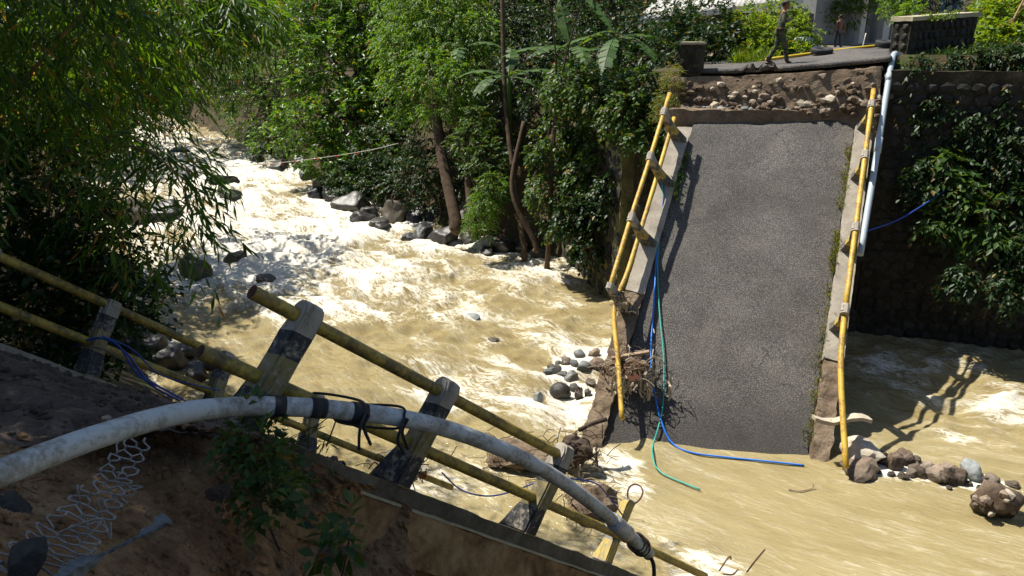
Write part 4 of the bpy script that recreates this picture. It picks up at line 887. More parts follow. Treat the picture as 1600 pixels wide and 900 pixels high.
# ------------------------------------------------------------------ leaves
def leaf_arr(P, D, N, L, Wd, fold=.22, droop=.0):
    """two-sided folded blades: base, edge, tip, edge"""
    D = nrm(D); S_ = nrm(np.cross(D, N)); N = nrm(np.cross(S_, D)); L = np.broadcast_to(L, (len(P),))[:, None]; Wd = np.broadcast_to(Wd, (len(P),))[:, None]
    mid = P+D*L*.45; b = P; tip = P+D*L-N*L*droop
    l = mid+S_*Wd*.5+N*Wd*fold; r = mid-S_*Wd*.5+N*Wd*fold
    V = np.stack([b, r, tip, l], 1).reshape(-1, 3); i = np.arange(len(P))*4
    F = np.stack([np.stack([i, i+1, i+2], -1), np.stack([i, i+2, i+3], -1)], 1).reshape(-1, 3)
    return V, F
def sprays(rg, starts, dirs, tl, k, L, Wd, bend=.35, spread=.9, leafdown=.3, flat=.6):
    """twigs with k alternate leaves each"""
    n = len(starts); dirs = nrm(dirs); t = (np.arange(k)+.6)/k
    tl = np.broadcast_to(tl, (n,))*rg.uniform(.7, 1.25, n)
    P = starts[:, None]+dirs[:, None]*(tl[:, None]*t)[..., None]; P[..., 2] -= bend*tl[:, None]*t[None]**2
    td = np.repeat(dirs[:, None], k, 1).copy(); td[..., 2] -= 2*bend*t[None]*.5; td = nrm(td)
    side = nrm(np.cross(td, rg.normal(size=(n, 1, 3))*.35+np.array([0, 0, 1.]))); sg = np.where(np.arange(k) % 2 == 0, 1, -1)[None, :, None]
    D = td*.75+side*sg*spread*rg.uniform(.5, 1.1, (n, k, 1))+rg.normal(size=(n, k, 3))*.22; D[..., 2] -= leafdown
    Nn = rg.normal(size=(n, k, 3))*(1-flat)+np.array([0, 0, 1.])
    Ls = L*rg.uniform(.7, 1.2, n*k); return leaf_arr(P.reshape(-1, 3), D.reshape(-1, 3), Nn.reshape(-1, 3), Ls, Wd*Ls/L)
def blob_starts(rg, c, rad, n, shell=.5, upper=.15):
    d = nrm(rg.normal(size=(n, 3))); d[:, 2] = np.where(d[:, 2] < -.2, d[:, 2]*(.35+upper), d[:, 2]); d = nrm(d)
    r = rg.uniform(shell, 1, (n, 1))**.7; lump = 1+.22*fbm(d*2.2+np.asarray(c)*.37, 2)[:, None]
    return np.asarray(c)+d*np.asarray(rad)*r*lump, d
def join(parts):
    V = []; F = []; n = 0
    for v, f in parts: V.append(v); F.append(f+n); n += len(v)
    return np.vstack(V), np.vstack(F)
def tree(name, label, base, blobs, twigs, L, Wd, mat, trunk_r=.12, k=9, tl=.5, bend=.35, group=None, seed=0, leafdown=.3, cat='tree', bark='trunk_bark', spread=.9, trunkpath=None, shell=.5):
    rg = np.random.default_rng(seed+100); base = np.asarray(base, float); t = thing(name, label, cat, loc=base, group=group)
    mb = MB(); tot = sum(b[1][0]*b[1][1]+b[1][0]*b[1][2] for b in blobs); parts = []
    ctr = np.mean([b[0] for b in blobs], 0)
    fork = base+(ctr-base)*.45 if trunkpath is None else np.asarray(trunkpath[-1], float)
    tpth = catmull([base-np.array([0, 0, .3]), base+(fork-base)*.5+rg.normal(size=3)*.12, fork] if trunkpath is None else [base-np.array([0, 0, .3])]+[np.asarray(q, float) for q in trunkpath], 6)
    mb.tube(tpth, np.linspace(trunk_r*1.25, trunk_r*.7, len(tpth)), 9)
    for c, rad in blobs:
        c = np.asarray(c, float); mb.tube(catmull([fork, fork+(c-fork)*.5+rg.normal(size=3)*.15, c], 5), np.linspace(trunk_r*.6, trunk_r*.15, 11), 6)
        nn = max(6, int(twigs*(rad[0]*rad[1]+rad[0]*rad[2])/tot)); P, d = blob_starts(rg, c, rad, nn, shell)
        for q in range(min(7, nn)): mb.tube(np.array([c, c+(P[q]-c)*.5+rg.normal(size=3)*.05, P[q]]), [trunk_r*.18, trunk_r*.12, trunk_r*.05], 5)
        dd = d*np.array([1, 1, .8])+rg.normal(size=d.shape)*.45+np.array([0, 0, .1]); parts.append(sprays(rg, P, dd, tl, k, L, Wd, bend, spread, leafdown))
    mb.build('trunk', M[bark], t, True, rel=base); V, F = join(parts); mk('crown', V, F, M[mat], t, rel=base); return t
def gz_(x, y): return np.array([x, y, float(ground_z(np.array([x]), np.array([y]))[0])])
def B(px, py, D, rx, ry=None, rz=None): return (at(px, py, D), (rx, ry or rx, rz or rx))

# far bank trees, left to right
tree('riverside_tree', 'round-leaved tree with bright top leaves leaning low over the far bank', gz_(-9.5, 47.5),
     [B(520, 110, 43, 2.6), B(590, 40, 44, 2.6), B(480, 30, 45, 2.8), B(540, 190, 41, 2.0), B(620, 160, 42, 2.2), B(475, 200, 41, 1.6), B(560, 260, 40, 1.5, None, 1.2), B(640, 90, 42, 2.0), B(640, 220, 40, 1.6), B(560, -60, 46, 3.2), B(500, 250, 40, 1.0, None, .9)],
     4600, .25, .135, 'leaf_mango', .2, 9, .6, .25, 'trees on the far bank', 1)
tree('riverside_tree', 'pale small-leaved tree drooping to the rapids at the bend', gz_(-17.5, 57),
     [B(400, 150, 52, 2.6), B(350, 120, 54, 2.4), B(430, 90, 52, 2.6), B(398, 185, 50, 1.9), B(430, 215, 48, 1.6), B(330, 60, 56, 3), B(410, 20, 55, 3), B(365, 140, 54, 1.8)],
     2600, .19, .085, 'leaf_mango', .2, 9, .6, .45, 'trees on the far bank', 2)
tree('riverside_tree', 'light green tree with hanging leaf tips above the leaning trunks', gz_(-1.8, 37.5),
     [B(690, 60, 34, 1.9), B(650, 120, 33.5, 1.5), B(735, 110, 33, 1.1), B(660, 20, 35, 2), B(740, 60, 34, 1.4), B(655, 165, 33.5, 1.0, None, .9), B(630, 70, 34, 1.3), B(700, -40, 36, 2.4), B(676, 112, 31.4, 1.0), B(712, 130, 31.2, .95), B(690, 165, 31.0, .7), B(728, 175, 31, .6)],
     3600, .17, .07, 'leaf_light', .16, 10, .5, .75, 'trees on the far bank', 3, .7)
tree('background_tree', 'dark tree filling the bend of the river upstream', gz_(-33, 84),
     [B(300, 100, 84, 5), B(260, 60, 88, 6), B(330, 40, 86, 6), B(280, 140, 82, 3.4), B(312, 165, 85, 3.2), B(335, 185, 86, 2.2), B(285, 178, 84, 2.2), B(230, 130, 86, 5), B(350, -20, 90, 7), B(250, -40, 92, 7)],
     3000, .34, .2, 'leaf_dark', .35, 8, .9, .3, 'trees upstream', 4)
tree('background_tree', 'dark tree behind the drooping small-leaved tree', gz_(-20, 68),
     [B(430, 20, 66, 5), B(380, 60, 66, 4), B(480, -10, 66, 5), B(400, -40, 70, 6), B(520, 60, 60, 4)], 2000, .28, .15, 'leaf_dark', .3, 8, .8, .3, 'trees upstream', 5)
for i, (px, py, D, r, lab) in enumerate([(600, -20, 52, 5, 'dark tree top behind the round-leaved riverside tree'), (740, 20, 47, 4.2, 'dark tree behind the light green hanging tree'), (860, 10, 44, 4, 'dark tree behind the banana plants'), (960, -40, 50, 4.5, 'dark tree rising behind the roof at top centre')]):
    c = at(px, py, D); tree('background_tree', lab, gz_(c[0], c[1]+.5), [(c, (r, r, r)), (c+[r*.8, .5, -1.2], (r*.7,)*3), (c+[-r*.7, 0, -1.5], (r*.7,)*3), (c+[0, 0, r*.8], (r*.8,)*3)], 1500, .26, .13, 'leaf_dark', .25, 8, .7, .3, 'trees behind the far bank', 10+i)
shrub_ = [B(300, 176, 72, 1.8), B(335, 178, 72, 1.8), B(318, 160, 74, 2.2), B(350, 190, 68, 1.2), B(285, 165, 76, 2.2)]
tree('background_tree', 'low dark tree over the water at the far bend', at(340, 200, 70), shrub_, 900, .28, .15, 'leaf_dark', .15, 8, .6, .35, 'trees upstream', 6)
tree('overhanging_tree', 'thin dark tree shading the top left corner of the fallen deck', gz_(1.2, 26.8), [((.9, 25.4, 10.6), (.6, .6, .5)), ((2.2, 24.6, 9.6), (.6, .6, .45))], 120, .2, .1, 'leaf_dark', .09, 8, .4, .4, 'trees on the far bank', 7)
# slender trunks and undergrowth on the far bank
def lean_trunk(px0, py0, px1, py1, D0, D1, r, lab):
    a, b = at(px0, py0, D0), at(px1, py1, D1); m_ = (a+b)/2+rr.normal(size=3)*np.array([.3, .2, .1])
    t = thing('tree_trunk', lab, 'trunk', loc=a); V, F = tube(catmull([a-[0, 0, .3], a, m_, b], 8), np.linspace(r*1.2, r*.75, 25), 9); mk('stem', V, F, M['trunk_bark'], t, True, rel=a)
    return t
lean_trunk(712, 345, 678, 118, 30.5, 31.8, .24, 'thick leaning trunk, leftmost of the pair above the boulders')
lean_trunk(738, 350, 706, 128, 30.3, 31.8, .17, 'thinner leaning trunk beside the thick one above the boulders')
lean_trunk(818, 385, 784, -30, 28.6, 29.4, .11, 'tall dark slender trunk rising from the bank past the banana plants')
lean_trunk(836, 380, 818, 190, 27.6, 28, .09, 'thin dark trunk just right of the tall slender one')
lean_trunk(760, 330, 742, 190, 29.5, 30, .07, 'thin pale stem left of the tall slender trunk')
def shrub(name, label, base, blobs, twigs, L, Wd, mat, seed, group=None, bend=.35, k=8, tl=.35, r=.04, leafdown=.3, cat='shrub'):
    return tree(name, label, base, blobs, twigs, L, Wd, mat, r, k, tl, bend, group, seed, leafdown, cat)
def low(px, py, D): p = at(px, py, D); return p
shrub('bank_shrub', 'dark undergrowth shrub below the round-leaved tree', at(560, 300, 38), [B(560, 280, 38.5, 1.6, None, 1.1), B(620, 280, 37, 1.6, None, 1.2), B(600, 235, 38, 1.5)], 700, .2, .1, 'leaf_dark', 21, 'shrubs on the far bank')
shrub('bank_shrub', 'dark undergrowth shrub around the leaning trunks', at(690, 320, 33.5), [B(650, 270, 34.5, 1.4), B(700, 250, 34, 1.4), B(740, 280, 33, 1.2), B(680, 310, 34, 1.1, None, .8), B(770, 230, 33, 1.3)], 900, .18, .08, 'leaf_dark', 22, 'shrubs on the far bank')
shrub('bank_shrub', 'fresh green shrub between the leaning trunks and the slender trunk', at(765, 350, 29.5), [B(760, 250, 29.5, .8), B(735, 220, 30, .7), B(770, 300, 29, .6), B(748, 190, 30, .6)], 420, .17, .08, 'leaf_vine', 23, 'shrubs on the far bank')
shrub('bank_shrub', 'fern-like green plant at the foot of the slender trunk', at(758, 360, 28.6), [B(755, 320, 28.5, .45), B(750, 345, 28.4, .4), B(770, 285, 28.6, .4)], 260, .2, .035, 'leaf_light', 24, 'shrubs on the far bank', .8, 10)
for i, (nm, lab, cs, n_) in enumerate([('creeper', 'leafy creeper covering the mossy wing wall', [B(870, 230, 26.3, .9, .5), B(920, 200, 25.8, .9, .5), B(860, 300, 26.4, .7, .4), B(920, 280, 25.6, .8, .4), B(880, 350, 26.2, .6, .3), B(950, 240, 25, .8, .5)], 1000),
                                  ('creeper', 'pale big-leaved creeper beside the left rail of the fallen deck', [B(985, 180, 22.8, .8, .6), B(940, 150, 24, .9, .6), B(1010, 220, 22.4, .5, .4), B(900, 140, 25, .9), B(1000, 140, 23, .7)], 900),
                                  ('creeper', 'dark creeper hanging at the shaded foot of the wing wall', [B(900, 340, 25.4, .6, .3), B(935, 330, 25, .6, .3), B(915, 390, 25.2, .4, .3), B(960, 300, 24.2, .6, .4)], 500)]):
    shrub(nm, lab, at(920, 400, 25.5), cs, n_, .17, .11, 'leaf_vine' if i < 2 else 'leaf_dark', 30+i, 'creepers on the wing wall', .7, 7, .35, .03, .55, 'creeper')
shrub('bank_shrub', 'dark bushes between the banana plants and the parapet stub', at(1030, 140, 24.5), [B(1030, 90, 25.5, .9), B(990, 110, 26, .9), B(1060, 60, 27, 1.0), B(1110, 80, 25.2, .8), B(1100, 40, 27, 1.0), B(1120, 60, 26, .8), B(1040, 40, 29, 1.2)], 1200, .17, .085, 'leaf_dark', 41, 'shrubs by the far road')
shrub('yellow_weed', 'yellow-green feathery weed below the parapet stub', at(1045, 200, 21.6), [B(1046, 150, 21.7, .22, .2, .5), B(1040, 175, 21.6, .25, .2, .35), B(1052, 120, 21.8, .16, .16, .4)], 260, .12, .02, 'grass_blade', 42, None, .4, 10, .25, .015)
shrub('bright_bush', 'sunlit bright green bush behind the walking man in uniform', gz_(8.0, 27), [B(1165, 55, 26.5, .75, .7, .9), B(1200, 70, 26, .7), B(1240, 60, 26.5, .7), B(1180, 90, 25.5, .6, .6, .4), B(1150, 75, 26.5, .6), B(1235, 85, 25.6, .5, .5, .4), B(1220, 25, 27, .6), B(1255, 90, 25.8, .35)], 1500, .16, .065, 'leaf_bright', 43, None, .3)
tree('yard_tree', 'small dark tree with low crown behind the bare-backed man', at(1283, 70, 45), [B(1270, 12, 45, 1.4), B(1310, 8, 45, 1.3), B(1245, 25, 45, 1.0), B(1330, -5, 45.5, 1.4), B(1280, -20, 45.5, 1.8), B(1290, 30, 45, .8)], 1500, .17, .085, 'leaf_light', .13, 8, .4, .4, None, 44)
shrub('bright_bush', 'low sunlit bush in front of the white pillared house', gz_(*at(1402, 50, 40)[:2]), [B(1400, 12, 40, .7), B(1425, 25, 38, .6), B(1412, -5, 40, .7)], 420, .17, .075, 'leaf_light', 45, None)
shrub('bright_bush', 'sunlit bush at the right edge behind the parapet', gz_(*at(1560, 80, 24)[:2]), [B(1560, 40, 24, .8), B(1580, 5, 25, .9), B(1550, 80, 23, .5), B(1595, 50, 24, .7), B(1565, 110, 21.8, .4), B(1560, 65, 23.2, .6)], 1000, .17, .09, 'leaf_bright', 46, None)
shrub('wall_plant', 'leafy branch growing out of the dark retaining wall', at(1490, 330, 20.2), [B(1500, 300, 19.8, .6, .4, .5), B(1530, 340, 19.5, .55, .4, .5), B(1480, 260, 20, .4, .3, .4), B(1545, 380, 19.3, .4, .3, .35), B(1470, 350, 19.9, .35, .3, .35)], 330, .24, .11, 'leaf_vine', 47, 'plants on the retaining wall', .6, 6, .4, .02, .6)
shrub('wall_plant', 'dark plant high on the retaining wall at right', at(1570, 190, 20.2), [B(1580, 180, 19.8, .6, .4, .6), B(1560, 250, 19.8, .5, .4, .5), B(1600, 320, 19.4, .5, .4, .6), B(1540, 140, 20.4, .4, .3, .4), B(1450, 130, 20.6, .5, .3, .5), B(1440, 200, 20.5, .4, .3, .5)], 520, .2, .08, 'leaf_dark', 48, 'plants on the retaining wall', .6, 7, .4, .02, .6)
shrub('wall_plant', 'dry reddish fern hanging beside the top of the grey pipe', at(1410, 130, 20.8), [B(1412, 170, 20.5, .22, .2, .4), B(1425, 150, 20.5, .2, .2, .4), B(1405, 130, 20.7, .18, .18, .3)], 170, .16, .025, 'dry_leaf', 49, 'plants on the retaining wall', .9, 10, .35, .012, .8)
shrub('hanging_roots', 'pale tangle of dry creeper stems hanging on the retaining wall', at(1505, 95, 21), [B(1495, 140, 20.5, .18, .15, .55), B(1505, 110, 20.6, .22, .2, .3), B(1490, 170, 20.4, .15, .15, .4)], 240, .18, .012, 'dry_leaf', 50, None, .9, 9, .35, .012, .9, 'creeper')

shrub('bank_shrub', 'dark leafy undergrowth among the banana plants', at(880, 150, 30.5), [B(820, 110, 31.5, 1.2), B(880, 95, 31, 1.2), B(930, 90, 30.5, 1.1), B(985, 75, 30, 1.1), B(850, 160, 29, .9), B(930, 130, 28.5, .9), B(780, 150, 32, 1.0), B(890, 40, 34, 1.5), B(960, 20, 35, 1.5), B(820, 50, 35, 1.6)], 1900, .19, .095, 'leaf_dark', 51, 'shrubs on the far bank')
shrub('wall_plant', 'dark leafy fringe hanging over the top of the retaining wall', at(1480, 110, 20.6), [B(1430, 112, 20.2, .35, .3, .35), B(1470, 104, 20.2, .4, .3, .35), B(1515, 100, 20.1, .4, .3, .4), B(1560, 96, 20.0, .45, .35, .4), B(1600, 92, 19.8, .5, .4, .45), B(1410, 140, 20.4, .25, .2, .3)], 600, .15, .065, 'leaf_dark', 52, 'plants on the retaining wall', .7, 7, .32, .02, .6)
for i_, (lab_, bl_) in enumerate([('dark creeper curtain over the upper right of the retaining wall', [B(1470, 170, 20.1, .5, .25, .5), B(1530, 200, 19.8, .5, .25, .5), B(1590, 150, 19.6, .5, .3, .6), B(1600, 240, 19.4, .5, .3, .6)]),
                              ('dark creeper trailing on the lower right of the retaining wall', [B(1600, 400, 19.0, .45, .25, .5), B(1580, 450, 18.9, .35, .2, .4), B(1500, 440, 19.4, .25, .2, .35), B(1440, 280, 20.0, .3, .2, .45)])]):
    shrub('creeper', lab_, at(1540, 480, 19.2), bl_, 620, .15, .075, 'leaf_dark', 54+i_, 'creepers on the retaining wall', .8, 7, .35, .015, .7, 'creeper')
# bananas
def banana(base, leaves, label, seed, hs=1.6):
    rg = np.random.default_rng(seed); t = thing('banana_plant', label, 'banana plant', loc=base, group='banana plants on the far bank')
    top_ = base+np.array([0, 0, hs]); mk('stem', *tube(catmull([base-[0, 0, .3], base+[.03, 0, hs*.5], top_], 6), np.linspace(.14, .08, 13), 10), M['leaf_banana'], t, True, rel=base)
    for (az, el, L, dr) in leaves:
        d = np.array([math.cos(az)*math.cos(el), math.sin(az)*math.cos(el), math.sin(el)]); n_ = 16; s = np.linspace(0, 1, n_)
        C = top_+d*(s*L)[:, None]; C[:, 2] -= dr*L*s**2; T = nrm(np.gradient(C, axis=0)); sd = nrm(np.cross(T, np.array([0, 0, 1.]))); up = np.cross(sd, T)
        w = .30*np.sin(np.clip((s-.12)/.88, 0, 1)*math.pi)**.55*(s > .12)*rg.uniform(.85, 1.1); V = []; F = []
        for sg in (-1, 1):                                       # torn blade halves
            for k in range(n_-1):
                if rg.uniform() < .1: continue
                b0 = len(V); ww = (w[k]+w[k+1])/2*rg.uniform(.85, 1.05); gap = .12*(rg.uniform() < .35)
                dz = -up[k]*.12*ww*rg.uniform(.5, 3)
                V += [C[k], C[k]+(C[k+1]-C[k])*(1-gap), C[k]+(C[k+1]-C[k])*(1-gap)+sd[k]*sg*ww+dz+T[k]*.08, C[k]+sd[k]*sg*ww+dz+T[k]*.08]; F.append((b0, b0+1, b0+2, b0+3))
        mk('leaf', np.array(V), F, M['leaf_banana'], t, rel=base)
        mk('leaf_rib', *tube(C, np.linspace(.025, .006, n_), 5), M['leaf_banana'], t, True, rel=base)
PI = math.pi
banana(at(795, 230, 30), [(2.8, .5, 2.5, .5), (.2, .5, 2.6, .45), (-1.2, .6, 2.2, .5), (-2.2, .4, 2.3, .6), (1.5, .9, 2.2, .3), (-.4, .2, 2.2, .7)], 'banana plant with pale arched leaves left of the slender trunk', 1, 2.6)
banana(at(890, 190, 28), [(2.9, .35, 2.7, .4), (.3, .3, 2.8, .4), (-1.4, .5, 2.4, .6), (1.9, 1.1, 2.5, .2), (-.5, .8, 2.3, .4), (-2.3, .5, 2.4, .5)], 'banana plant spreading sunlit leaves right of the slender trunk', 2, 2.4)
banana(at(960, 150, 27), [(2.2, .9, 2.8, .25), (-1.9, .2, 2.3, .8), (.1, .4, 2.2, .5), (-.9, .3, 2.3, .7), (2.9, .3, 2.4, .5)], 'banana plant with a big upright leaf near the house roof', 3, 1.9)
banana(at(725, 150, 33), [(2.6, .6, 1.9, .5), (-.2, .6, 2.0, .5), (-1.7, .4, 1.8, .6)], 'small banana plant half hidden behind the light green tree', 4, 1.9)

# near left: bamboo thicket and shrub
def bamboo(label, base, culms, seed, extra=None, twigs=500, L=.22, group='bamboo on the near left bank', mat='leaf_bamboo'):
    rg = np.random.default_rng(seed); t = thing('bamboo', label, 'bamboo', loc=base, group=group); parts = []
    for c in culms:
        C = catmull([np.asarray(q, float) for q in c[0]], 10); r = c[1]
        V, F = tube(C, np.linspace(r, r*.35, len(C)), 8); cu = mk('culm', V, F, M['old_bamboo'], t, True, rel=base)
        i = rg.integers(int(len(C)*c[2]), len(C), c[3]); st = C[i]+rg.normal(size=(c[3], 3))*c[4]; d = nrm(rg.normal(size=(c[3], 3))*np.array([1, 1, .45])); 
        st = st+d*rg.uniform(.1, c[5], (c[3], 1)); parts.append(sprays(rg, st, d+np.array([0, 0, -.15]), .42, 9, L, .036, .75, .75, .55, .45))
    V, F = join(parts); mk('leaves', V, F, M[mat], t, rel=base); return t
b0 = gz_(-8.6, 10.5); 
bamboo('bamboo clump at the left edge with brown culms and drooping leaves', b0,
       [([b0, at(-60, 250, 9.6), at(60, 100, 9.2), at(200, -60, 9.0)], .04, .42, 420, .35, .8), ([b0+[.4, .3, 0], at(-20, 300, 10.2), at(40, 180, 10.5), at(120, 60, 11), at(250, -40, 11.5)], .04, .42, 420, .4, .8),
        ([b0+[-.3, 0, 0], at(-150, 200, 9), at(-80, 20, 8.5), at(20, -160, 8)], .045, .2, 420, .5, 1.0), ([b0+[.2, .6, 0], at(20, 330, 11), at(110, 220, 12), at(200, 140, 12.5), at(290, 40, 13)], .035, .5, 300, .3, .6),
        ([b0+[0, .8, 0], at(-60, 250, 12), at(60, 120, 13), at(160, 20, 14), at(280, -100, 15)], .04, .42, 360, .5, 1.0)], 1)
b1 = gz_(-8.0, 12.0)
bamboo('arching bamboo branch whose leaves hang over the white rapids', b1,
       [([b1, at(60, 330, 10.2), at(160, 240, 9.6), at(230, 235, 9.2), at(285, 290, 9.0), at(308, 370, 8.9)], .018, .45, 62, .06, .36), ([b1, at(80, 300, 10.4), at(170, 215, 10), at(240, 230, 9.8), at(300, 275, 9.7)], .016, .45, 40, .07, .32),
        ([b1, at(90, 340, 10), at(180, 300, 9.7), at(240, 340, 9.4), at(262, 410, 9.3)], .014, .4, 40, .06, .33), ([b1, at(80, 360, 10), at(150, 330, 9.8), at(190, 370, 9.6), at(205, 420, 9.5)], .014, .4, 30, .08, .3)], 2)
b2 = gz_(-9.5, 13.5)
bamboo('bamboo with sunlit yellow-green tips arching across the top left', b2,
       [([b2, at(60, 200, 12), at(150, 40, 11.5), at(270, 10, 11), at(345, 10, 10.8), at(372, 38, 10.8)], .03, .45, 270, .16, .4), ([b2, at(80, 150, 12.5), at(200, -30, 12), at(300, -40, 11.5), at(365, -18, 11.3)], .03, .45, 220, .2, .42),
        ([b2, at(60, 160, 13), at(130, 60, 12.5), at(200, 80, 12.3), at(225, 130, 12.3)], .025, .45, 170, .2, .4), ([b2, at(100, 100, 13), at(240, -80, 13), at(420, -90, 12.5), at(540, -50, 12.3)], .03, .55, 110, .15, .35)], 3)
# the same thicket goes on out of the picture: taller culms leaning over the near deck
b3 = gz_(-9.5, 9.0)
bamboo('tall bamboo leaning over the near railing above the view', b3,
       [([b3, b3+[.8, 0, 3], [-7.2, 8.6, 10.5], [-4.6, 8.0, 12.6]], .05, .5, 520, .7, 1.1), ([b3+[0, .5, 0], [-8.8, 8.6, 8], [-7.4, 7.6, 11], [-5.0, 7.2, 12.6]], .05, .45, 520, .7, 1.1),
        ([b3+[-.5, -.5, 0], [-9.5, 8, 8], [-8.2, 7, 11], [-6.0, 6.2, 12.8]], .05, .45, 520, .7, 1.1), ([b3+[-.5, .5, 0], [-10.0, 8.6, 8], [-8.8, 8.0, 11.5], [-7, 8.0, 13.2]], .05, .4, 520, .8, 1.2), ([b3+[-.2, -.9, 0], [-8.2, 6.9, 9], [-6.4, 6.2, 11], [-4.4, 6.4, 12.2]], .05, .5, 420, .6, 1.0)], 4)
shrub('broadleaf_shrub', 'dark broad-leaved shrub behind the left railing', gz_(-8.2, 11.2), [B(60, 300, 10.2, .8), B(30, 400, 9.9, .7), B(110, 420, 10, .6), B(60, 480, 9.8, .7), B(150, 470, 10.2, .55), B(-20, 340, 10, .9), B(100, 350, 10.8, .6), B(120, 520, 10, .5), B(20, 540, 9.9, .6), B(180, 520, 10.6, .5)], 1000, .13, .085, 'leaf_dark', 60, None, .4, 7, .35, .03)
shrub('broadleaf_shrub', 'leafy twigs hanging low over the rocks beside the bamboo', gz_(-8.4, 12.6), [B(185, 400, 10.8, .35), B(215, 440, 10.8, .3), B(160, 380, 11, .4), B(195, 470, 10.8, .3), B(235, 470, 10.9, .2)], 130, .12, .075, 'leaf_dark', 61, None, .5, 6, .35, .012)
tree('background_tree', 'large dark tree on the near left bank behind the bamboo', gz_(-22, 25), [B(60, 120, 24, 2.8), B(140, 60, 26, 3), B(20, 220, 23, 2.4), B(180, 130, 27, 2.2), B(90, 200, 25, 1.8), B(40, -20, 25, 3.4), B(200, 20, 29, 3.2)], 2600, .2, .1, 'leaf_dark', .25, 8, .6, .35, 'trees on the near left bank', 62)
tree('background_tree', 'dark tree further upstream on the near left bank', gz_(-33, 45), [B(160, 120, 48, 4), B(240, 100, 52, 4), B(110, 60, 46, 4), B(220, 30, 52, 5), B(190, 190, 50, 2.6), B(175, 225, 45, 1.8), B(140, 245, 42, 2.0), B(260, 150, 56, 2.6), B(120, 180, 46, 3)], 1800, .27, .14, 'leaf_dark', .3, 8, .7, .35, 'trees on the near left bank', 63)

tree('shade_tree', 'unseen tall dark-leaved tree added above the view to shade the near left bank', gz_(-10.5, 6.0), [((-6.6, 7.0, 13.2), (2.4, 2.4, 1.6)), ((-5.2, 5.4, 13.0), (1.8, 1.8, 1.3)), ((-8.5, 6.8, 14.6), (2.6, 2.6, 1.8)), ((-7.4, 5.6, 13.4), (2, 2, 1.5)), ((-9.2, 10.6, 13.2), (1.9, 1.9, 1.4)), ((-11.2, 11.8, 12.2), (2.2, 2.2, 1.6)), ((-9.8, 9.0, 13.8), (1.8, 1.8, 1.4)), ((-7.3, 9.3, 13.9), (1.7, 1.7, 1.3))], 3600, .2, .1, 'leaf_dark', .22, 8, .5, .35, 'trees on the near left bank', 64)  # unseen crown added to shade the lower left bank and the bamboo
tree('shade_tree', 'unseen broad dark tree added at left to shade the near shore', gz_(-15.5, 18), [((-14.2, 19.5, 9), (2.6, 2.6, 2)), ((-15.5, 17.5, 10.5), (2.6, 2.6, 2)), ((-13.2, 17.0, 9.5), (2, 2, 1.6)), ((-16, 21.5, 9), (2.4, 2.4, 2)), ((-15, 19, 6.5), (2, 2, 1.6))], 1700, .2, .1, 'leaf_dark', .22, 8, .5, .35, 'trees on the near left bank', 65)  # added outside the view so its shade falls on the shore boulders
tree('background_tree', 'dark tree closing the gap over the far bend', gz_(-44, 92), [B(200, 60, 98, 8), B(250, 90, 96, 6), B(280, 20, 100, 8), B(160, 100, 92, 7), B(230, 150, 92, 4), B(310, 110, 96, 5)], 1800, .4, .22, 'leaf_dark', .4, 8, 1.0, .3, 'trees upstream', 66)
# weeds on the near embankment and grass on the far deck's gutters
shrub('weed', 'green leafy weed growing beside the white pipe on the earth bank', at(400, 740, 5.2), [B(385, 650, 5.1, .10), B(395, 690, 5.1, .14), B(420, 710, 5.2, .14), B(400, 740, 5.05, .14), B(440, 740, 5.3, .10), B(415, 775, 5.1, .12)], 110, .075, .042, 'leaf_vine', 70, 'weeds on the earth bank', .5, 6, .16, .006)
shrub('weed', 'broad-leaved weed low on the earth bank at bottom centre', at(525, 862, 5.2), [B(520, 850, 5.1, .06), B(548, 820, 5.15, .05)], 9, .14, .075, 'leaf_vine', 71, 'weeds on the earth bank', .3, 4, .14, .006)
shrub('weed', 'small weed with heart-shaped leaves below the other weeds', at(430, 800, 5.0), [B(432, 800, 4.95, .08), B(425, 770, 5.0, .08)], 16, .10, .075, 'leaf_vine', 72, 'weeds on the earth bank', .4, 4, .14, .006)
shrub('weed', 'thin willow-leaved twig hanging below the white pipe', at(505, 640, 5.5), [B(500, 690, 5.6, .06), B(480, 690, 5.6, .05)], 10, .11, .014, 'leaf_vine', 73, 'weeds on the earth bank', .6, 5, .14, .005)
def tufts(name, label, pts, n_, L, Wd, mat, seed, up=np.array([0, 0, 1.]), jit=.04, sp=.6):
    rg = np.random.default_rng(seed); pts = np.asarray(pts); P = pts[rg.integers(len(pts), size=n_)]+rg.normal(size=(n_, 3))*jit
    D = up+rg.normal(size=(n_, 3))*sp; V, F = leaf_arr(P, D, rg.normal(size=(n_, 3)), L*rg.uniform(.5, 1.3, n_), Wd)
    return tag(mk(name, V, F, M[mat]), label, 'grass', kind='stuff')
tufts('gutter_grass', 'weeds and grass along the right gutter of the fallen deck', [far_w(2.03+.04*math.sin(v*7), v, .02) for v in np.concatenate([np.linspace(.4, 2.6, 30), np.linspace(3.4, 4.6, 40), np.linspace(4.9, 9, 30)])], 1300, .14, .022, 'grass_blade', 1, jit=.05)
tufts('gutter_grass', 'green weeds along the left gutter of the fallen deck', [far_w(-2.02, v, .02) for v in np.linspace(1.9, 3.4, 30)], 300, .17, .035, 'leaf_vine', 2, jit=.07)
tufts('roadside_grass', 'bright grass at the far road edge below the bush', [at(x, y, 24.2) for x in range(1150, 1215, 6) for y in (98, 104)], 800, .35, .03, 'leaf_bright', 3, jit=.12)
tufts('roadside_grass', 'moss and small weeds on the ledge under the parapet', [at(x, 96-(x-1440)*.16, 20.6) for x in range(1440, 1600, 5)], 700, .16, .04, 'leaf_vine', 4, jit=.08)
tufts('roadside_grass', 'weed tufts on the coping of the parapet', [at(x, 30-(x-1445)*.12, 20.7) for x in range(1440, 1500, 5)], 220, .10, .03, 'leaf_bright', 5, jit=.05)
rg = np.random.default_rng(9)
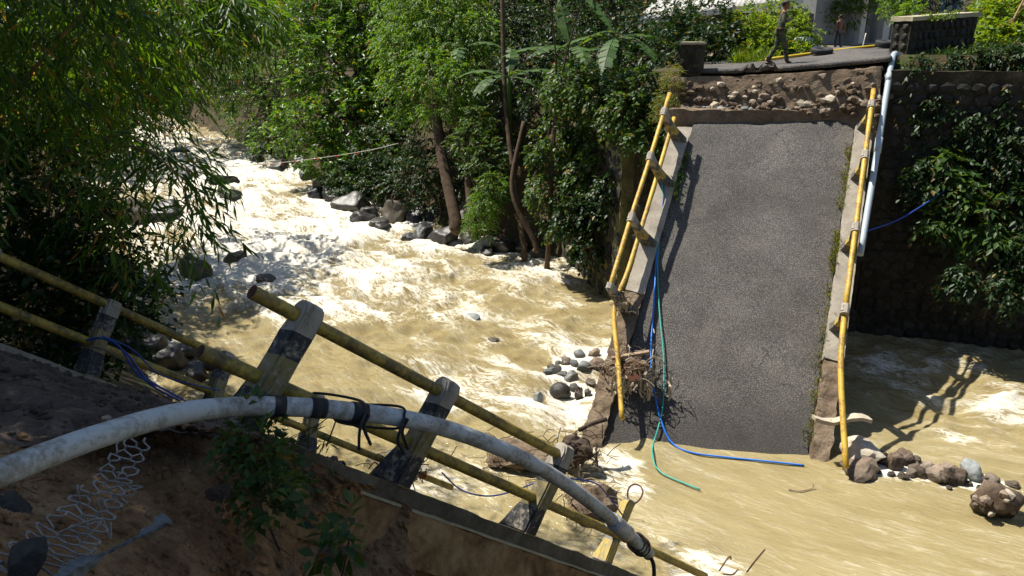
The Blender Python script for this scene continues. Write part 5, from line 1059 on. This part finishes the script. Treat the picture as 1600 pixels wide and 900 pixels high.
und = []
for s_ in range(1500):                                             # low ground cover on the far bank
    i = rg.integers(20, 82); p = RB[i]+rg.normal(size=2)*.3; nv_ = nrm(np.array([RB[i+1][1]-RB[i][1], -(RB[i+1][0]-RB[i][0])])); p = p-nv_*rg.uniform(-10, -1.0)
    und.append([p[0], p[1], 0])
und = np.array(und); und[:, 2] = ground_z(und[:, 0], und[:, 1]); keep = (und[:, 2] > .8) & (und[:, 0] < 3.2); und = und[keep]
V, F = sprays(rg, np.repeat(und, 5, 0)+rg.normal(size=(len(und)*5, 3))*.35, rg.normal(size=(len(und)*5, 3))*.6+[0, 0, .9], .5, 7, .2, .09, .3)
tag(mk('ground_cover', V, F, M['leaf_dark']), 'dark low plants covering the wooded far bank', 'ground cover', kind='stuff')

# ------------------------------------------------------------------ flood debris
def debris(name, label, c, size, n_sticks, seed, strips=8, drape=None, clump=True, mats=('driftwood', 'dark_litter')):
    rg = np.random.default_rng(seed); c = np.asarray(c, float); t = thing(name, label, 'debris', loc=c); size = np.asarray(size, float)
    if clump:
        V = np.array([v.co[:] for v in BIG['rubble'][seed % 5].vertices]); V = V*size*.62*(1+.35*fbm(V*3+seed, 3))[:, None]
        mk('matted_clump', V, [tuple(p.vertices) for p in BIG['rubble'][seed % 5].polygons], M[mats[1]], t)
    for mi, mn in enumerate(mats):
        mb = MB()
        for i in range(n_sticks//2):
            p = rg.normal(size=3)*size*.42; d = nrm(rg.normal(size=3)*np.array([1.2, .7, .35])); L = size.max()*rg.uniform(.2, .6)
            q = [p-d*L/2-np.array([0, 0, .25*L*rg.uniform()]), p+rg.normal(size=3)*L*.06, p+d*L/2-np.array([0, 0, .4*L*rg.uniform()])]; mb.tube(catmull(q, 3), rg.uniform(.003, .011), 5)
        mb.build('twigs' if mi == 0 else 'roots', M[mn], t)
    mb = MB()
    for i in range(strips):                                      # hanging rags and plastic strips
        p = rg.normal(size=3)*size*np.array([.45, .4, .25])-np.array([0, .25*size[1], 0]); L = size.max()*rg.uniform(.3, .8); w = rg.uniform(.008, .03); n_ = 7
        s = np.linspace(0, 1, n_); C = p+np.stack([rg.normal()*.12*s*L, rg.normal()*.12*s*L, -L*s], -1)+rg.normal(size=(n_, 3))*.02; a = rg.uniform(0, 3.1)
        sd = np.array([math.cos(a), math.sin(a), 0]); G_ = np.stack([C-sd*w, C+[0, .01, 0], C+sd*w], 1); V, F = sheet(G_); mb.add(V, F)
    if strips: mb.build('rags', M['pale_cloth'], t)
    return t
d1 = debris('flood_debris', 'tangle of straw, rags and sticks caught on the left rail of the fallen deck', far_px(985, 575, .35), (.7, .5, .6), 240, 1, 90, mats=('pale_cloth', 'driftwood'))
k = far_px(985, 575, .35)
mk('plank', *box(far_px(985, 555, .6)-k, (.42, .06, .035), np.array([nrm(np.array([.96, -.1, .22])), nrm(np.array([.1, .99, 0])), nrm(np.array([-.2, 0, .97]))]), .008), M['driftwood'], d1)
mk('rag_bow', *sheet(np.stack([np.array([[x*.09, -.5, .1*z+.03*math.sin(x*3)] for z in (-.6, 0, .6)]) for x in np.linspace(-1.5, 1.5, 7)])), M['pink_rag'], d1)
debris('flood_debris', 'shreds of straw and cloth wrapped round the fourth left post', far_w(-2.5, 7.0, .75), (.26, .26, .36), 40, 2, 12, clump=False)
debris('flood_debris', 'dark heap of rags and mud at the lower left corner of the fallen deck', on_z(902, 700, .35), (.75, .55, .62), 80, 3, 18, mats=('dark_litter', 'dark_litter'))
debris('flood_debris', 'mound of reddish mud and roots in the water left of the dark rag heap', on_z(815, 712, .1), (1.5, .9, .5), 70, 4, 0, mats=('driftwood', 'rubble_brown'))
debris('flood_debris', 'brown mud lump with roots behind the third railing post', on_z(925, 785, .15), (.95, .8, .6), 60, 5, 0, mats=('driftwood', 'rubble_brown'))
dn = debris('flood_debris', 'dark litter, rags and pale plastic caught on the deck behind the rail', near_w(-2.2, 5.9, .55), (.62, .55, .42), 90, 6, 10)
mk('bark_slab', *rough_box(-.09, .09, -.05, .05, -.42, .30, .05, .03, 6, 4), M['pale_rubble'], dn); mk('orange_wrapper', *rough_box(.30, .42, -.08, .02, -.25, -.16, .04, .02, 8, 2), M['orange_litter'], dn)
for ch in dn.children:
    if ch.name.startswith('bark_slab'): ch.rotation_euler = (.1, -.45, .2)
cable('pole_stub', [on_z(905, 672, .75), on_z(925, 662, .8), on_z(948, 655, .85)], .045, 'dark_litter', 'short dark pole sticking out of the rag heap', 'pole', 3)
debris('flood_debris', 'pale torn sheeting wrapped across the right rail of the fallen deck', far_px(1322, 655, .7), (.30, .12, .05), 6, 7, 3, clump=False)
V, F = rough_box(-.62, .55, -.09, .09, -.03, .05, .05, .03, 6, 3); V[:, 2] += .06*np.sin(V[:, 0]*6); tag(mk('torn_sheet', V+far_px(1318, 656, .72), F, M['pale_cloth']), 'grey-white scrap of sheeting lying across the lower right rail', 'sheeting')

# ------------------------------------------------------------------ far road: barrier pole, tyres, sack, people
pa, pb2 = at(1197, 93, 23.6), at(1412, 67, 25.2)
cable('barrier_pole', [pa, (pa+pb2)/2+[0, 0, .02], pb2], .05, 'bright_yellow', 'yellow pole laid across the far road as a barrier', 'pole', 4)
a2, b2_ = at(1240, 94, 23.9), at(1408, 76, 24.6)
cable('kerb_pole', [a2, b2_], .045, 'trunk_bark', 'dark pole lying on the road under the yellow one', 'pole', 4)
def tyre(c, R, r, tilt, label):
    t = thing('tyre', label, 'tyre', loc=c, group='tyres on the far road'); rot = Matrix.Rotation(tilt, 3, 'X')
    prof = [(R-r, -.4*r), (R-r*.7, -.75*r), (R, -.8*r), (R+r*.6, -.7*r), (R+r*.72, -.35*r), (R+r*.66, -.1*r), (R+r*.72, 0), (R+r*.66, .1*r), (R+r*.72, .35*r), (R+r*.6, .7*r), (R, .8*r), (R-r*.7, .75*r), (R-r, .4*r)]
    V = []; F = []; n_ = 32; m_ = len(prof)
    for i in range(n_):
        a = 2*PI*i/n_
        for x, z in prof: V.append(rot @ Vector((x*math.cos(a), x*math.sin(a), z)))
    for i in range(n_):
        for j in range(m_-1): F.append((i*m_+j, ((i+1) % n_)*m_+j, ((i+1) % n_)*m_+j+1, i*m_+j+1))
    mk('tread', np.array([v[:] for v in V]), F, M['rubber'], t, True)
c = at(1284, 81, 23.6); c[2] = road_z(c[0], c[1])+.13; tyre(c, .25, .11, .15, 'grey worn tyre lying under the middle of the yellow pole')
c = at(1384, 74, 24.4); c[2] = road_z(c[0], c[1])+.16; tyre(c, .24, .13, .12, 'black tyre lying by the right end of the yellow pole')
V = np.array([v.co[:] for v in BIG['rubble'][2].vertices]); V = V*np.array([.5, .4, .34])*(1+.25*fbm(V*3, 4))[:, None]
c = at(1258, 78, 26.5); o = mk('sack', V+[0, 0, .2], [tuple(p.vertices) for p in BIG['rubble'][2].polygons], M['white_plastic'], None, True); o.location = c; tag(o, 'crumpled pale blue plastic sack beside the bright bush', 'sack')
p_ = at(1352, 52, 30); cable('bamboo_stake', [at(1347, 78, 26.5), at(1353, 52, 26.5)], .02, 'pale_rope', 'thin pale stake standing on the far road', 'stake', 3)

def skin(name, J, bones, mat, parent, sub=2, root=None):
    keys = list(J); me = bpy.data.meshes.new(name); me.from_pydata([tuple(map(float, J[k][0])) for k in keys], [(keys.index(a), keys.index(b)) for a, b in bones], [])
    o = bpy.data.objects.new(name, me); COL.objects.link(o); md = o.modifiers.new('skin', 'SKIN'); md.use_smooth_shade = True; md.branch_smoothing = .3
    sd = me.skin_vertices[0].data
    for i, k in enumerate(keys):
        r = J[k][1]; sd[i].radius = (r, r) if np.isscalar(r) else r; sd[i].use_root = (k == (root or keys[0]))
    ss = o.modifiers.new('sub', 'SUBSURF'); ss.levels = sub; ss.render_levels = sub
    dg = bpy.context.evaluated_depsgraph_get(); m2 = bpy.data.meshes.new_from_object(o.evaluated_get(dg)); bpy.data.objects.remove(o)
    m2.materials.clear(); m2.materials.append(M[mat]); m2.polygons.foreach_set('use_smooth', np.ones(len(m2.polygons), dtype=bool)); m2.name = name
    r = bpy.data.objects.new(name, m2); COL.objects.link(r); r.parent = parent; return r
def ell(c, r, seg=16, rings=12, fn=None):
    th = np.linspace(0, PI, rings+1); ph = np.linspace(0, 2*PI, seg, endpoint=False)
    V = np.stack([np.sin(th)[:, None]*np.cos(ph)[None], np.sin(th)[:, None]*np.sin(ph)[None], np.broadcast_to(np.cos(th)[:, None], (rings+1, seg))], -1)
    if fn is not None: V = fn(V)
    i = np.arange((rings+1)*seg).reshape(rings+1, seg); F = np.stack([i[:-1], i[1:], np.roll(i[1:], -1, 1), np.roll(i[:-1], -1, 1)], -1).reshape(-1, 4)
    return V.reshape(-1, 3)*np.asarray(r)+np.asarray(c), F
def person(label, c, yaw, H, arms, legs, shirt, trousers, shoes, cap, lean=0.0):
    """local frame: faces +x, z up; arms/legs give elbow, hand and knee, ankle points for left(+y) and right(-y)"""
    s = H/1.75; t = thing('person', label, 'person', mat=Matrix.Translation(Vector(c)) @ Matrix.Rotation(yaw, 4, 'Z') @ Matrix.Scale(s, 4))
    J = {'pel': ((0, 0, .93), (.13, .095)), 'wa': ((.01, 0, 1.08), (.125, .09)), 'ch': ((.02+lean*.5, 0, 1.28), (.15, .105)), 'nb': ((.015+lean, 0, 1.44), (.075, .07)), 'nk': ((.03+lean, 0, 1.51), .052), 'hd0': ((.045+lean, 0, 1.60), (.075, .085)), 'hd1': ((.045+lean, 0, 1.685), (.07, .08))}
    bones = [('pel', 'wa'), ('wa', 'ch'), ('ch', 'nb'), ('nb', 'nk'), ('nk', 'hd0'), ('hd0', 'hd1')]
    for sd, nm in ((1, 'l'), (-1, 'r')):
        (ex, ey, ez), (hx, hy, hz) = arms[nm]; (kx, ky, kz), (ax, ay, az), toe = legs[nm]
        J[nm+'sh'] = ((.015+lean*.9, sd*.175, 1.40), .058); J[nm+'el'] = ((ex, sd*ey, ez), .043); J[nm+'wr'] = ((hx, sd*hy, hz), .028)
        d = nrm(np.array([hx-ex, sd*(hy-ey), hz-ez])); pm = np.array([hx, sd*hy, hz])+d*.055; J[nm+'pm'] = (tuple(pm), (.034, .022)); bones += [('nb', nm+'sh'), (nm+'sh', nm+'el'), (nm+'el', nm+'wr'), (nm+'wr', nm+'pm')]
        fwd = np.array([1., 0, 0]); fwd = nrm(fwd-d*(fwd@d))
        for q, off in enumerate((-.027, -.009, .009, .027)):
            L = (.066, .078, .082, .07)[q]; b0_ = pm+fwd*off+d*.03; b1_ = b0_+d*L*.55; b2_2 = b1_+d*L*.4+np.array([0, -sd*.018, 0]); J[f'{nm}f{q}a'] = (tuple(b0_), .0095); J[f'{nm}f{q}b'] = (tuple(b1_), .0085); J[f'{nm}f{q}c'] = (tuple(b2_2), .007); bones += [(nm+'pm', f'{nm}f{q}a'), (f'{nm}f{q}a', f'{nm}f{q}b'), (f'{nm}f{q}b', f'{nm}f{q}c')]
        th = np.array([hx, sd*hy, hz])+d*.03; J[nm+'ta'] = (tuple(th+fwd*.035+d*.01), .011); J[nm+'tb'] = (tuple(th+fwd*.05+d*.045), .009); bones += [(nm+'wr', nm+'ta'), (nm+'ta', nm+'tb')]
        J[nm+'hp'] = ((0, sd*.085, .90), .088); J[nm+'kn'] = ((kx, sd*ky, kz), .056); J[nm+'an'] = ((ax, sd*ay, az), .038); J[nm+'to'] = ((ax+toe[0], sd*ay+toe[1], toe[2]), (.035, .025)); J[nm+'he'] = ((ax-.03, sd*ay, az-.045), .032)
        bones += [('pel', nm+'hp'), (nm+'hp', nm+'kn'), (nm+'kn', nm+'an'), (nm+'an', nm+'to'), (nm+'an', nm+'he')]
    skin('body', J, bones, 'skin', t, 2, 'pel')
    hx_ = .045+lean
    def head(V):
        V = V.copy(); fr = np.clip(V[..., 0], 0, 1); V[..., 0] += .10*np.exp(-((V[..., 1])**2+(V[..., 2]+.12)**2)/.02)*fr*2.2; V[..., 1] *= 1-.22*np.clip(-V[..., 2], 0, 1); V[..., 0] -= .10*np.exp(-((np.abs(V[..., 1])-.38)**2+(V[..., 2]-.05)**2)/.02)*fr; return V
    mk('head', *ell((hx_+.012, 0, 1.635), (.098, .078, .122), 24, 18, head), M['skin'], t, True)
    for sd in (1, -1): mk('ear', *ell((hx_, sd*.08, 1.63), (.022, .012, .032), 8, 6), M['skin'], t, True); mk('eye', *ell((hx_+.092, sd*.03, 1.645), (.010, .012, .008), 8, 6), M['hair'], t, True)
    mk('mouth', *ell((hx_+.10, 0, 1.578), (.012, .026, .006), 10, 6), M['red_cloth'], t, True)
    mk('hair', *ell((hx_-.012, 0, 1.665), (.102, .086, .112), 20, 12, lambda V: np.where((V[..., 2:3] < -.1+.6*np.clip(V[..., 0:1], 0, 1)), V*np.array([.86, .86, .9]), V)), M['hair'], t, True)
    if cap:
        mk('cap', *ell((hx_, 0, 1.70), (.112, .094, .085), 20, 12, lambda V: np.concatenate([V[..., :2], np.maximum(V[..., 2:], -.12)], -1)), M[cap], t, True)
        mk('cap_peak', *ell((hx_+.11, 0, 1.69), (.075, .07, .010), 16, 6), M[cap], t, True)
    g_ = lambda k, f, a=0.0: (J[k][0], (J[k][1][0]*f+a, J[k][1][1]*f+a) if not np.isscalar(J[k][1]) else J[k][1]*f+a)
    if shirt:
        K = {k: g_(k, 1.08, .008) for k in ('pel', 'wa', 'ch', 'nb', 'lsh', 'rsh', 'lel', 'rel', 'lwr', 'rwr')}; K['nb'] = (J['nb'][0], (.085, .08)); K['wa'] = (J['wa'][0], (.145, .112)); K['pel'] = ((0, 0, .90), (.15, .12))
        skin('shirt', K, [('pel', 'wa'), ('wa', 'ch'), ('ch', 'nb'), ('nb', 'lsh'), ('nb', 'rsh'), ('lsh', 'lel'), ('rsh', 'rel'), ('lel', 'lwr'), ('rel', 'rwr')], shirt, t, 2, 'pel')
        mk('belt', *tube(np.array([[.155*math.cos(a)*.86, .16*math.sin(a), .955] for a in np.linspace(0, 2*PI, 25)]), .018, 6, False), M['rubber'], t, True)
    K = {'pel': ((0, 0, .95), (.142, .115))}; bb = []
    for nm in 'lr':
        for k, f in (('hp', 1.12), ('kn', 1.35), ('an', 1.75)): K[nm+k] = g_(nm+k, f)
        bb += [('pel', nm+'hp'), (nm+'hp', nm+'kn'), (nm+'kn', nm+'an')]
    skin('trousers', K, bb, trousers, t, 2, 'pel')
    if shoes:
        for nm in 'lr':
            a_ = np.array(J[nm+'an'][0]); to = np.array(J[nm+'to'][0])
            K = {'a': (tuple(a_+np.array([0, 0, .14])), .066), 'b': (tuple(a_), .058), 'c': (tuple(np.array([a_[0]+.02, a_[1], max(.045, a_[2]-.05)])), (.05, .048)), 'd': (tuple(to), (.048, .04)), 'e': (tuple(a_+np.array([-.035, 0, -.04])), .045)}
            skin('boot', K, [('a', 'b'), ('b', 'c'), ('c', 'd'), ('b', 'e')], shoes, t, 2, 'b')
    return t
# man in uniform, mid-stride to the right, hand raised to his chest
c = at(1214, 103.5, 22.2); c[2] = road_z(c[0], c[1])+.03
person('man in camouflage uniform and cap walking on the far road', c, -.12, 1.70,
       {'l': ((-.02, .25, 1.14), (.10, .24, .93)), 'r': ((-.02, .26, 1.14), (.17, .18, 1.22))},
       {'l': ((-.06, .10, .50), (-.26, .10, .09), (.15, 0, .03)), 'r': ((.16, .09, .50), (.24, .09, .085), (.15, 0, .03))}, 'camouflage', 'camouflage', 'boot', 'camouflage', .02)
c = at(1308, 80, 36.5); c[2] = road_z(c[0], c[1])+.02
person('bare-backed man in grey trousers walking away across the yard', c, 1.75, 1.62,
       {'l': ((-.03, .27, 1.13), (-.04, .36, .90)), 'r': ((-.02, .26, 1.13), (.03, .30, .89))},
       {'l': ((.08, .10, .50), (.04, .11, .09), (.14, 0, .03)), 'r': ((.0, .10, .49), (-.16, .10, .11), (.13, 0, .03))}, None, 'grey_trousers', 'boot', None, .03)

# ------------------------------------------------------------------ houses beyond the road
def obox(t, name, a, b, h0, h1, depth, mat, parent=None, rel=(0, 0, 0)):
    """upright slab along ground line a->b (xy), from height h0 to h1, going back by depth"""
    a = np.asarray(a, float)[:2]; b = np.asarray(b, float)[:2]; d = b-a; L = np.linalg.norm(d); d = d/L; nb_ = np.array([-d[1], d[0]])
    cc = (a+b)/2+nb_*depth/2; ax = np.array([[d[0], d[1], 0], [nb_[0], nb_[1], 0], [0, 0, 1]])
    V, F = box([cc[0], cc[1], (h0+h1)/2], (L/2, abs(depth)/2, (h1-h0)/2), ax, min(.02, abs(depth)*.2)); return mk(name, V, F, M[mat], parent or t, rel=rel)
hA = at(1000, 60, 36); hB = at(1260, 40, 33); base = np.array([hB[0], hB[1], 7.0])
h = thing('long_house', 'low house with long pale roof edge behind the far bushes', 'house', loc=base)
u_ = nrm((hB-hA)[:2]); wp_ = lambda s: (hA[:2]+(hB-hA)[:2]*s)
obox(h, 'wall', wp_(-.1), wp_(1.0), 6.6, 9.0, 4, 'dark_wall', rel=base)
for s in (.12, .42, .72, .9):
    nn_ = np.array([u_[1], -u_[0]]); obox(h, 'post', wp_(s)+nn_*.5, wp_(s+.022)+nn_*.5, 6.7, 9.0, .18, 'white_wall', rel=base)
for s in (.25, .55):
    nn_ = np.array([u_[1], -u_[0]]); w_ = obox(h, 'window', wp_(s)+nn_*.04, wp_(s+.1)+nn_*.04, 7.6, 8.6, .06, 'grey_wall', rel=base); obox(h, 'pane', wp_(s+.01)+nn_*.06, wp_(s+.09)+nn_*.06, 7.68, 8.52, .03, 'dark_glass', w_, rel=base)
nn_ = np.array([u_[1], -u_[0]]); obox(h, 'brick_pier', wp_(.80)+nn_*.25, wp_(.86)+nn_*.25, 6.7, 9.0, .25, 'brick_wall', rel=base)
e0, e1 = at(995, 31, 35.0), at(1236, -2, 32.2); bk = np.array([-u_[1], u_[0], 0])
G_ = np.stack([np.stack([e0+(e1-e0)*s+bk*r*6+[0, 0, 1.9*r+.018*math.sin(s*190)] for r in np.linspace(0, 1, 4)]) for s in np.linspace(0, 1.04, 160)])
rf = mk('roof', *sheet(G_), M['roof_sheet'], h, rel=base); sm = rf.modifiers.new('thick', 'SOLIDIFY'); sm.thickness = .05
mb = MB(); e0b, e1b = e0-bk*.03+[0, 0, -.12], e1-bk*.03+[0, 0, -.12]; dd = nrm(e1b-e0b); mb.box((e0b+e1b)/2, (np.linalg.norm(e1b-e0b)/2+.5, .03, .12), np.array([dd, -bk, np.cross(dd, -bk)]), .01)
mb.build('fascia_board', M['white_wall'], rf, rel=base)
e0c, e1c = at(985, 58, 33), at(1085, 36, 31.5); G_ = np.stack([np.stack([e0c+(e1c-e0c)*s+bk*r*2.2+[0, 0, .5*r+.015*math.sin(s*120)] for r in (0, .5, 1)]) for s in np.linspace(0, 1, 80)])

bA, bB = at(1325, 62, 46), at(1425, 40, 50); base = np.array([bA[0], bA[1], 7.4])
h = thing('white_house', 'pale house with a white pillar and dark doors behind the yard tree', 'house', loc=base); u2 = nrm((bB-bA)[:2]); n2_ = np.array([u2[1], -u2[0]]); q_ = lambda s: bA[:2]+(bB-bA)[:2]*s
obox(h, 'wall', q_(-.5), q_(1.1), 7.0, 11.5, 5, 'grey_wall', rel=base)
obox(h, 'pillar', q_(.30)+n2_*.9, q_(.40)+n2_*.9, 7.1, 11.5, .4, 'white_wall', rel=base); obox(h, 'pillar', q_(-.05)+n2_*.9, q_(.02)+n2_*.9, 7.1, 11.5, .3, 'white_wall', rel=base)
for s, w_ in ((.46, .12), (.66, .1), (.12, .12)):
    d_ = obox(h, 'door', q_(s)+n2_*.05, q_(s+w_)+n2_*.05, 7.2, 9.6, .06, 'dark_wall', rel=base); obox(h, 'door_frame', q_(s-.012)+n2_*.09, q_(s)+n2_*.09, 7.2, 9.7, .08, 'white_wall', d_, rel=base)
obox(h, 'brick_panel', q_(.80)+n2_*.06, q_(.92)+n2_*.06, 7.3, 9.8, .06, 'brick_wall', rel=base); obox(h, 'porch_step', q_(-.2)+n2_*1.2, q_(1.0)+n2_*1.2, 7.0, 7.55, .9, 'concrete', rel=base)
obox(h, 'roof_edge', q_(-.55)+n2_*1.3, q_(1.15)+n2_*1.3, 11.5, 11.62, 7, 'roof_sheet', rel=base)
sA, sB = at(1240, 74, 49), at(1340, 58, 49); h = thing('dark_shed', 'dark open shed in shade behind the bare-backed man', 'shed', loc=(sA[0], sA[1], 7.2)); r_ = np.array([sA[0], sA[1], 7.2]); us = nrm((sB-sA)[:2]); ns_ = np.array([us[1], -us[0]])
obox(h, 'back_wall', sA, sB, 7.1, 10.2, .12, 'dark_wall', rel=r_)
for s in (.02, .35, .68, .97):
    p0 = sA[:2]+(sB-sA)[:2]*s+ns_*1.6; obox(h, 'post', p0, p0+us*.12, 7.1, 10.0, .12, 'trunk_bark', rel=r_)
p0 = sA[:2]-us*.4+ns_*2; obox(h, 'roof', p0, sB[:2]+us*.4+ns_*2, 10.02, 10.1, 2.6, 'roof_sheet', rel=r_)
for s, w_, z0, z1 in ((.08, .14, 7.9, 9.1), (.5, .12, 7.2, 9.2), (.78, .14, 8.0, 9.0)):
    p0 = sA[:2]+(sB-sA)[:2]*s+ns_*.06; obox(h, 'panel', p0, p0+us*w_*8, z0, z1, .05, 'grey_wall', rel=r_)
# parked motorcycle and blue sheet up the lane
c = at(1447, 17, 50); c[2] = float(road_z(c[0], c[1])) if False else c[2]
mc = thing('motorcycle', 'dark motorcycle parked up the lane beyond the parapet', 'motorcycle', mat=Matrix.Translation(Vector(c)) @ Matrix.Rotation(.5, 4, 'Z'))
for x in (-.62, .62):
    wh = mk('wheel', *tube(np.array([[x+.27*math.cos(a), 0, .30+.27*math.sin(a)] for a in np.linspace(0, 2*PI, 25)]), .05, 8, False), M['rubber'], mc, True); mk('hub', *tube(np.array([[x, -.06, .3], [x, .06, .3]]), .07, 10), M['iron_wire'], wh, True)
mk('frame', *tube(catmull([(-.62, 0, .3), (-.25, 0, .45), (.1, 0, .40), (.42, 0, .85), (.62, 0, .30)], 6), .05, 8), M['bike_black'], mc, True)
mk('engine', *rough_box(-.2, .18, -.12, .12, .25, .52, .06, .02, 6, 2), M['bike_black'], mc); mk('seat', *rough_box(-.72, .0, -.12, .12, .72, .84, .08, .02, 4, 5), M['bike_black'], mc)
mk('tank', *ell((.18, 0, .78), (.26, .14, .13)), M['bike_blue'], mc, True); mk('handlebar', *tube(catmull([(.36, .36, 1.0), (.42, .15, 1.0), (.42, -.15, 1.0), (.36, -.36, 1.0)], 5), .02, 6), M['iron_wire'], mc, True)
mk('headlight', *ell((.56, 0, .88), (.07, .09, .09)), M['white_plastic'], mc, True)
c0, c1 = at(1470, 16, 58), at(1505, 8, 60); bs_ = thing('blue_fence_panel', 'blue and white sheet fence at the top of the lane', 'fence', loc=c0)
for i in range(4):
    a_ = c0+(c1-c0)*(i/4); b_ = c0+(c1-c0)*((i+.94)/4); obox(bs_, 'sheet', a_, b_, c0[2]-.6, c0[2]+1.6, .05, 'blue_sheet' if i % 2 == 0 else 'white_plastic', rel=c0)
# bamboo poles leaning at the right edge
for i, lab in enumerate(('front bamboo pole leaning at the top right corner', 'rear bamboo pole leaning at the top right corner')):
    cable('bamboo_pole', [at(1572+i*7, 52-i*6, 23+i*.3), at(1590+i*7, 18-i*6, 23+i*.3), at(1625+i*7, -50-i*6, 23+i*.3)], .035, 'old_bamboo', lab, 'pole', 4)
# wooded slope closing the view behind the houses
for i, (px, D, r, lab) in enumerate([(1060, 62, 5.5, 'dark tree behind the long house'), (1180, 60, 5, 'dark tree right behind the long house roof'), (1330, 66, 6, 'tall tree behind the white house'), (1460, 80, 6.5, 'tree at the head of the lane'), (1560, 60, 6, 'tree behind the right parapet'), (1680, 55, 7, 'tree just out of view on the right')]):
    c = at(px, 5, D); tree('background_tree', lab, gz_(c[0], c[1]), [(c+[0, 0, 1], (r, r, r)), (c+[r*.8, .5, 2], (r*.8,)*3), (c+[-r*.8, 0, 2.5], (r*.8,)*3), (c+[0, 0, r*1.1], (r*.8,)*3)], 1300, .32, .16, 'leaf_dark', .25, 8, .8, .3, 'trees behind the houses', 80+i)
# long-limbed shade tree behind the parapet, above the view
c = np.array([17.5, 27.0, 7.5])
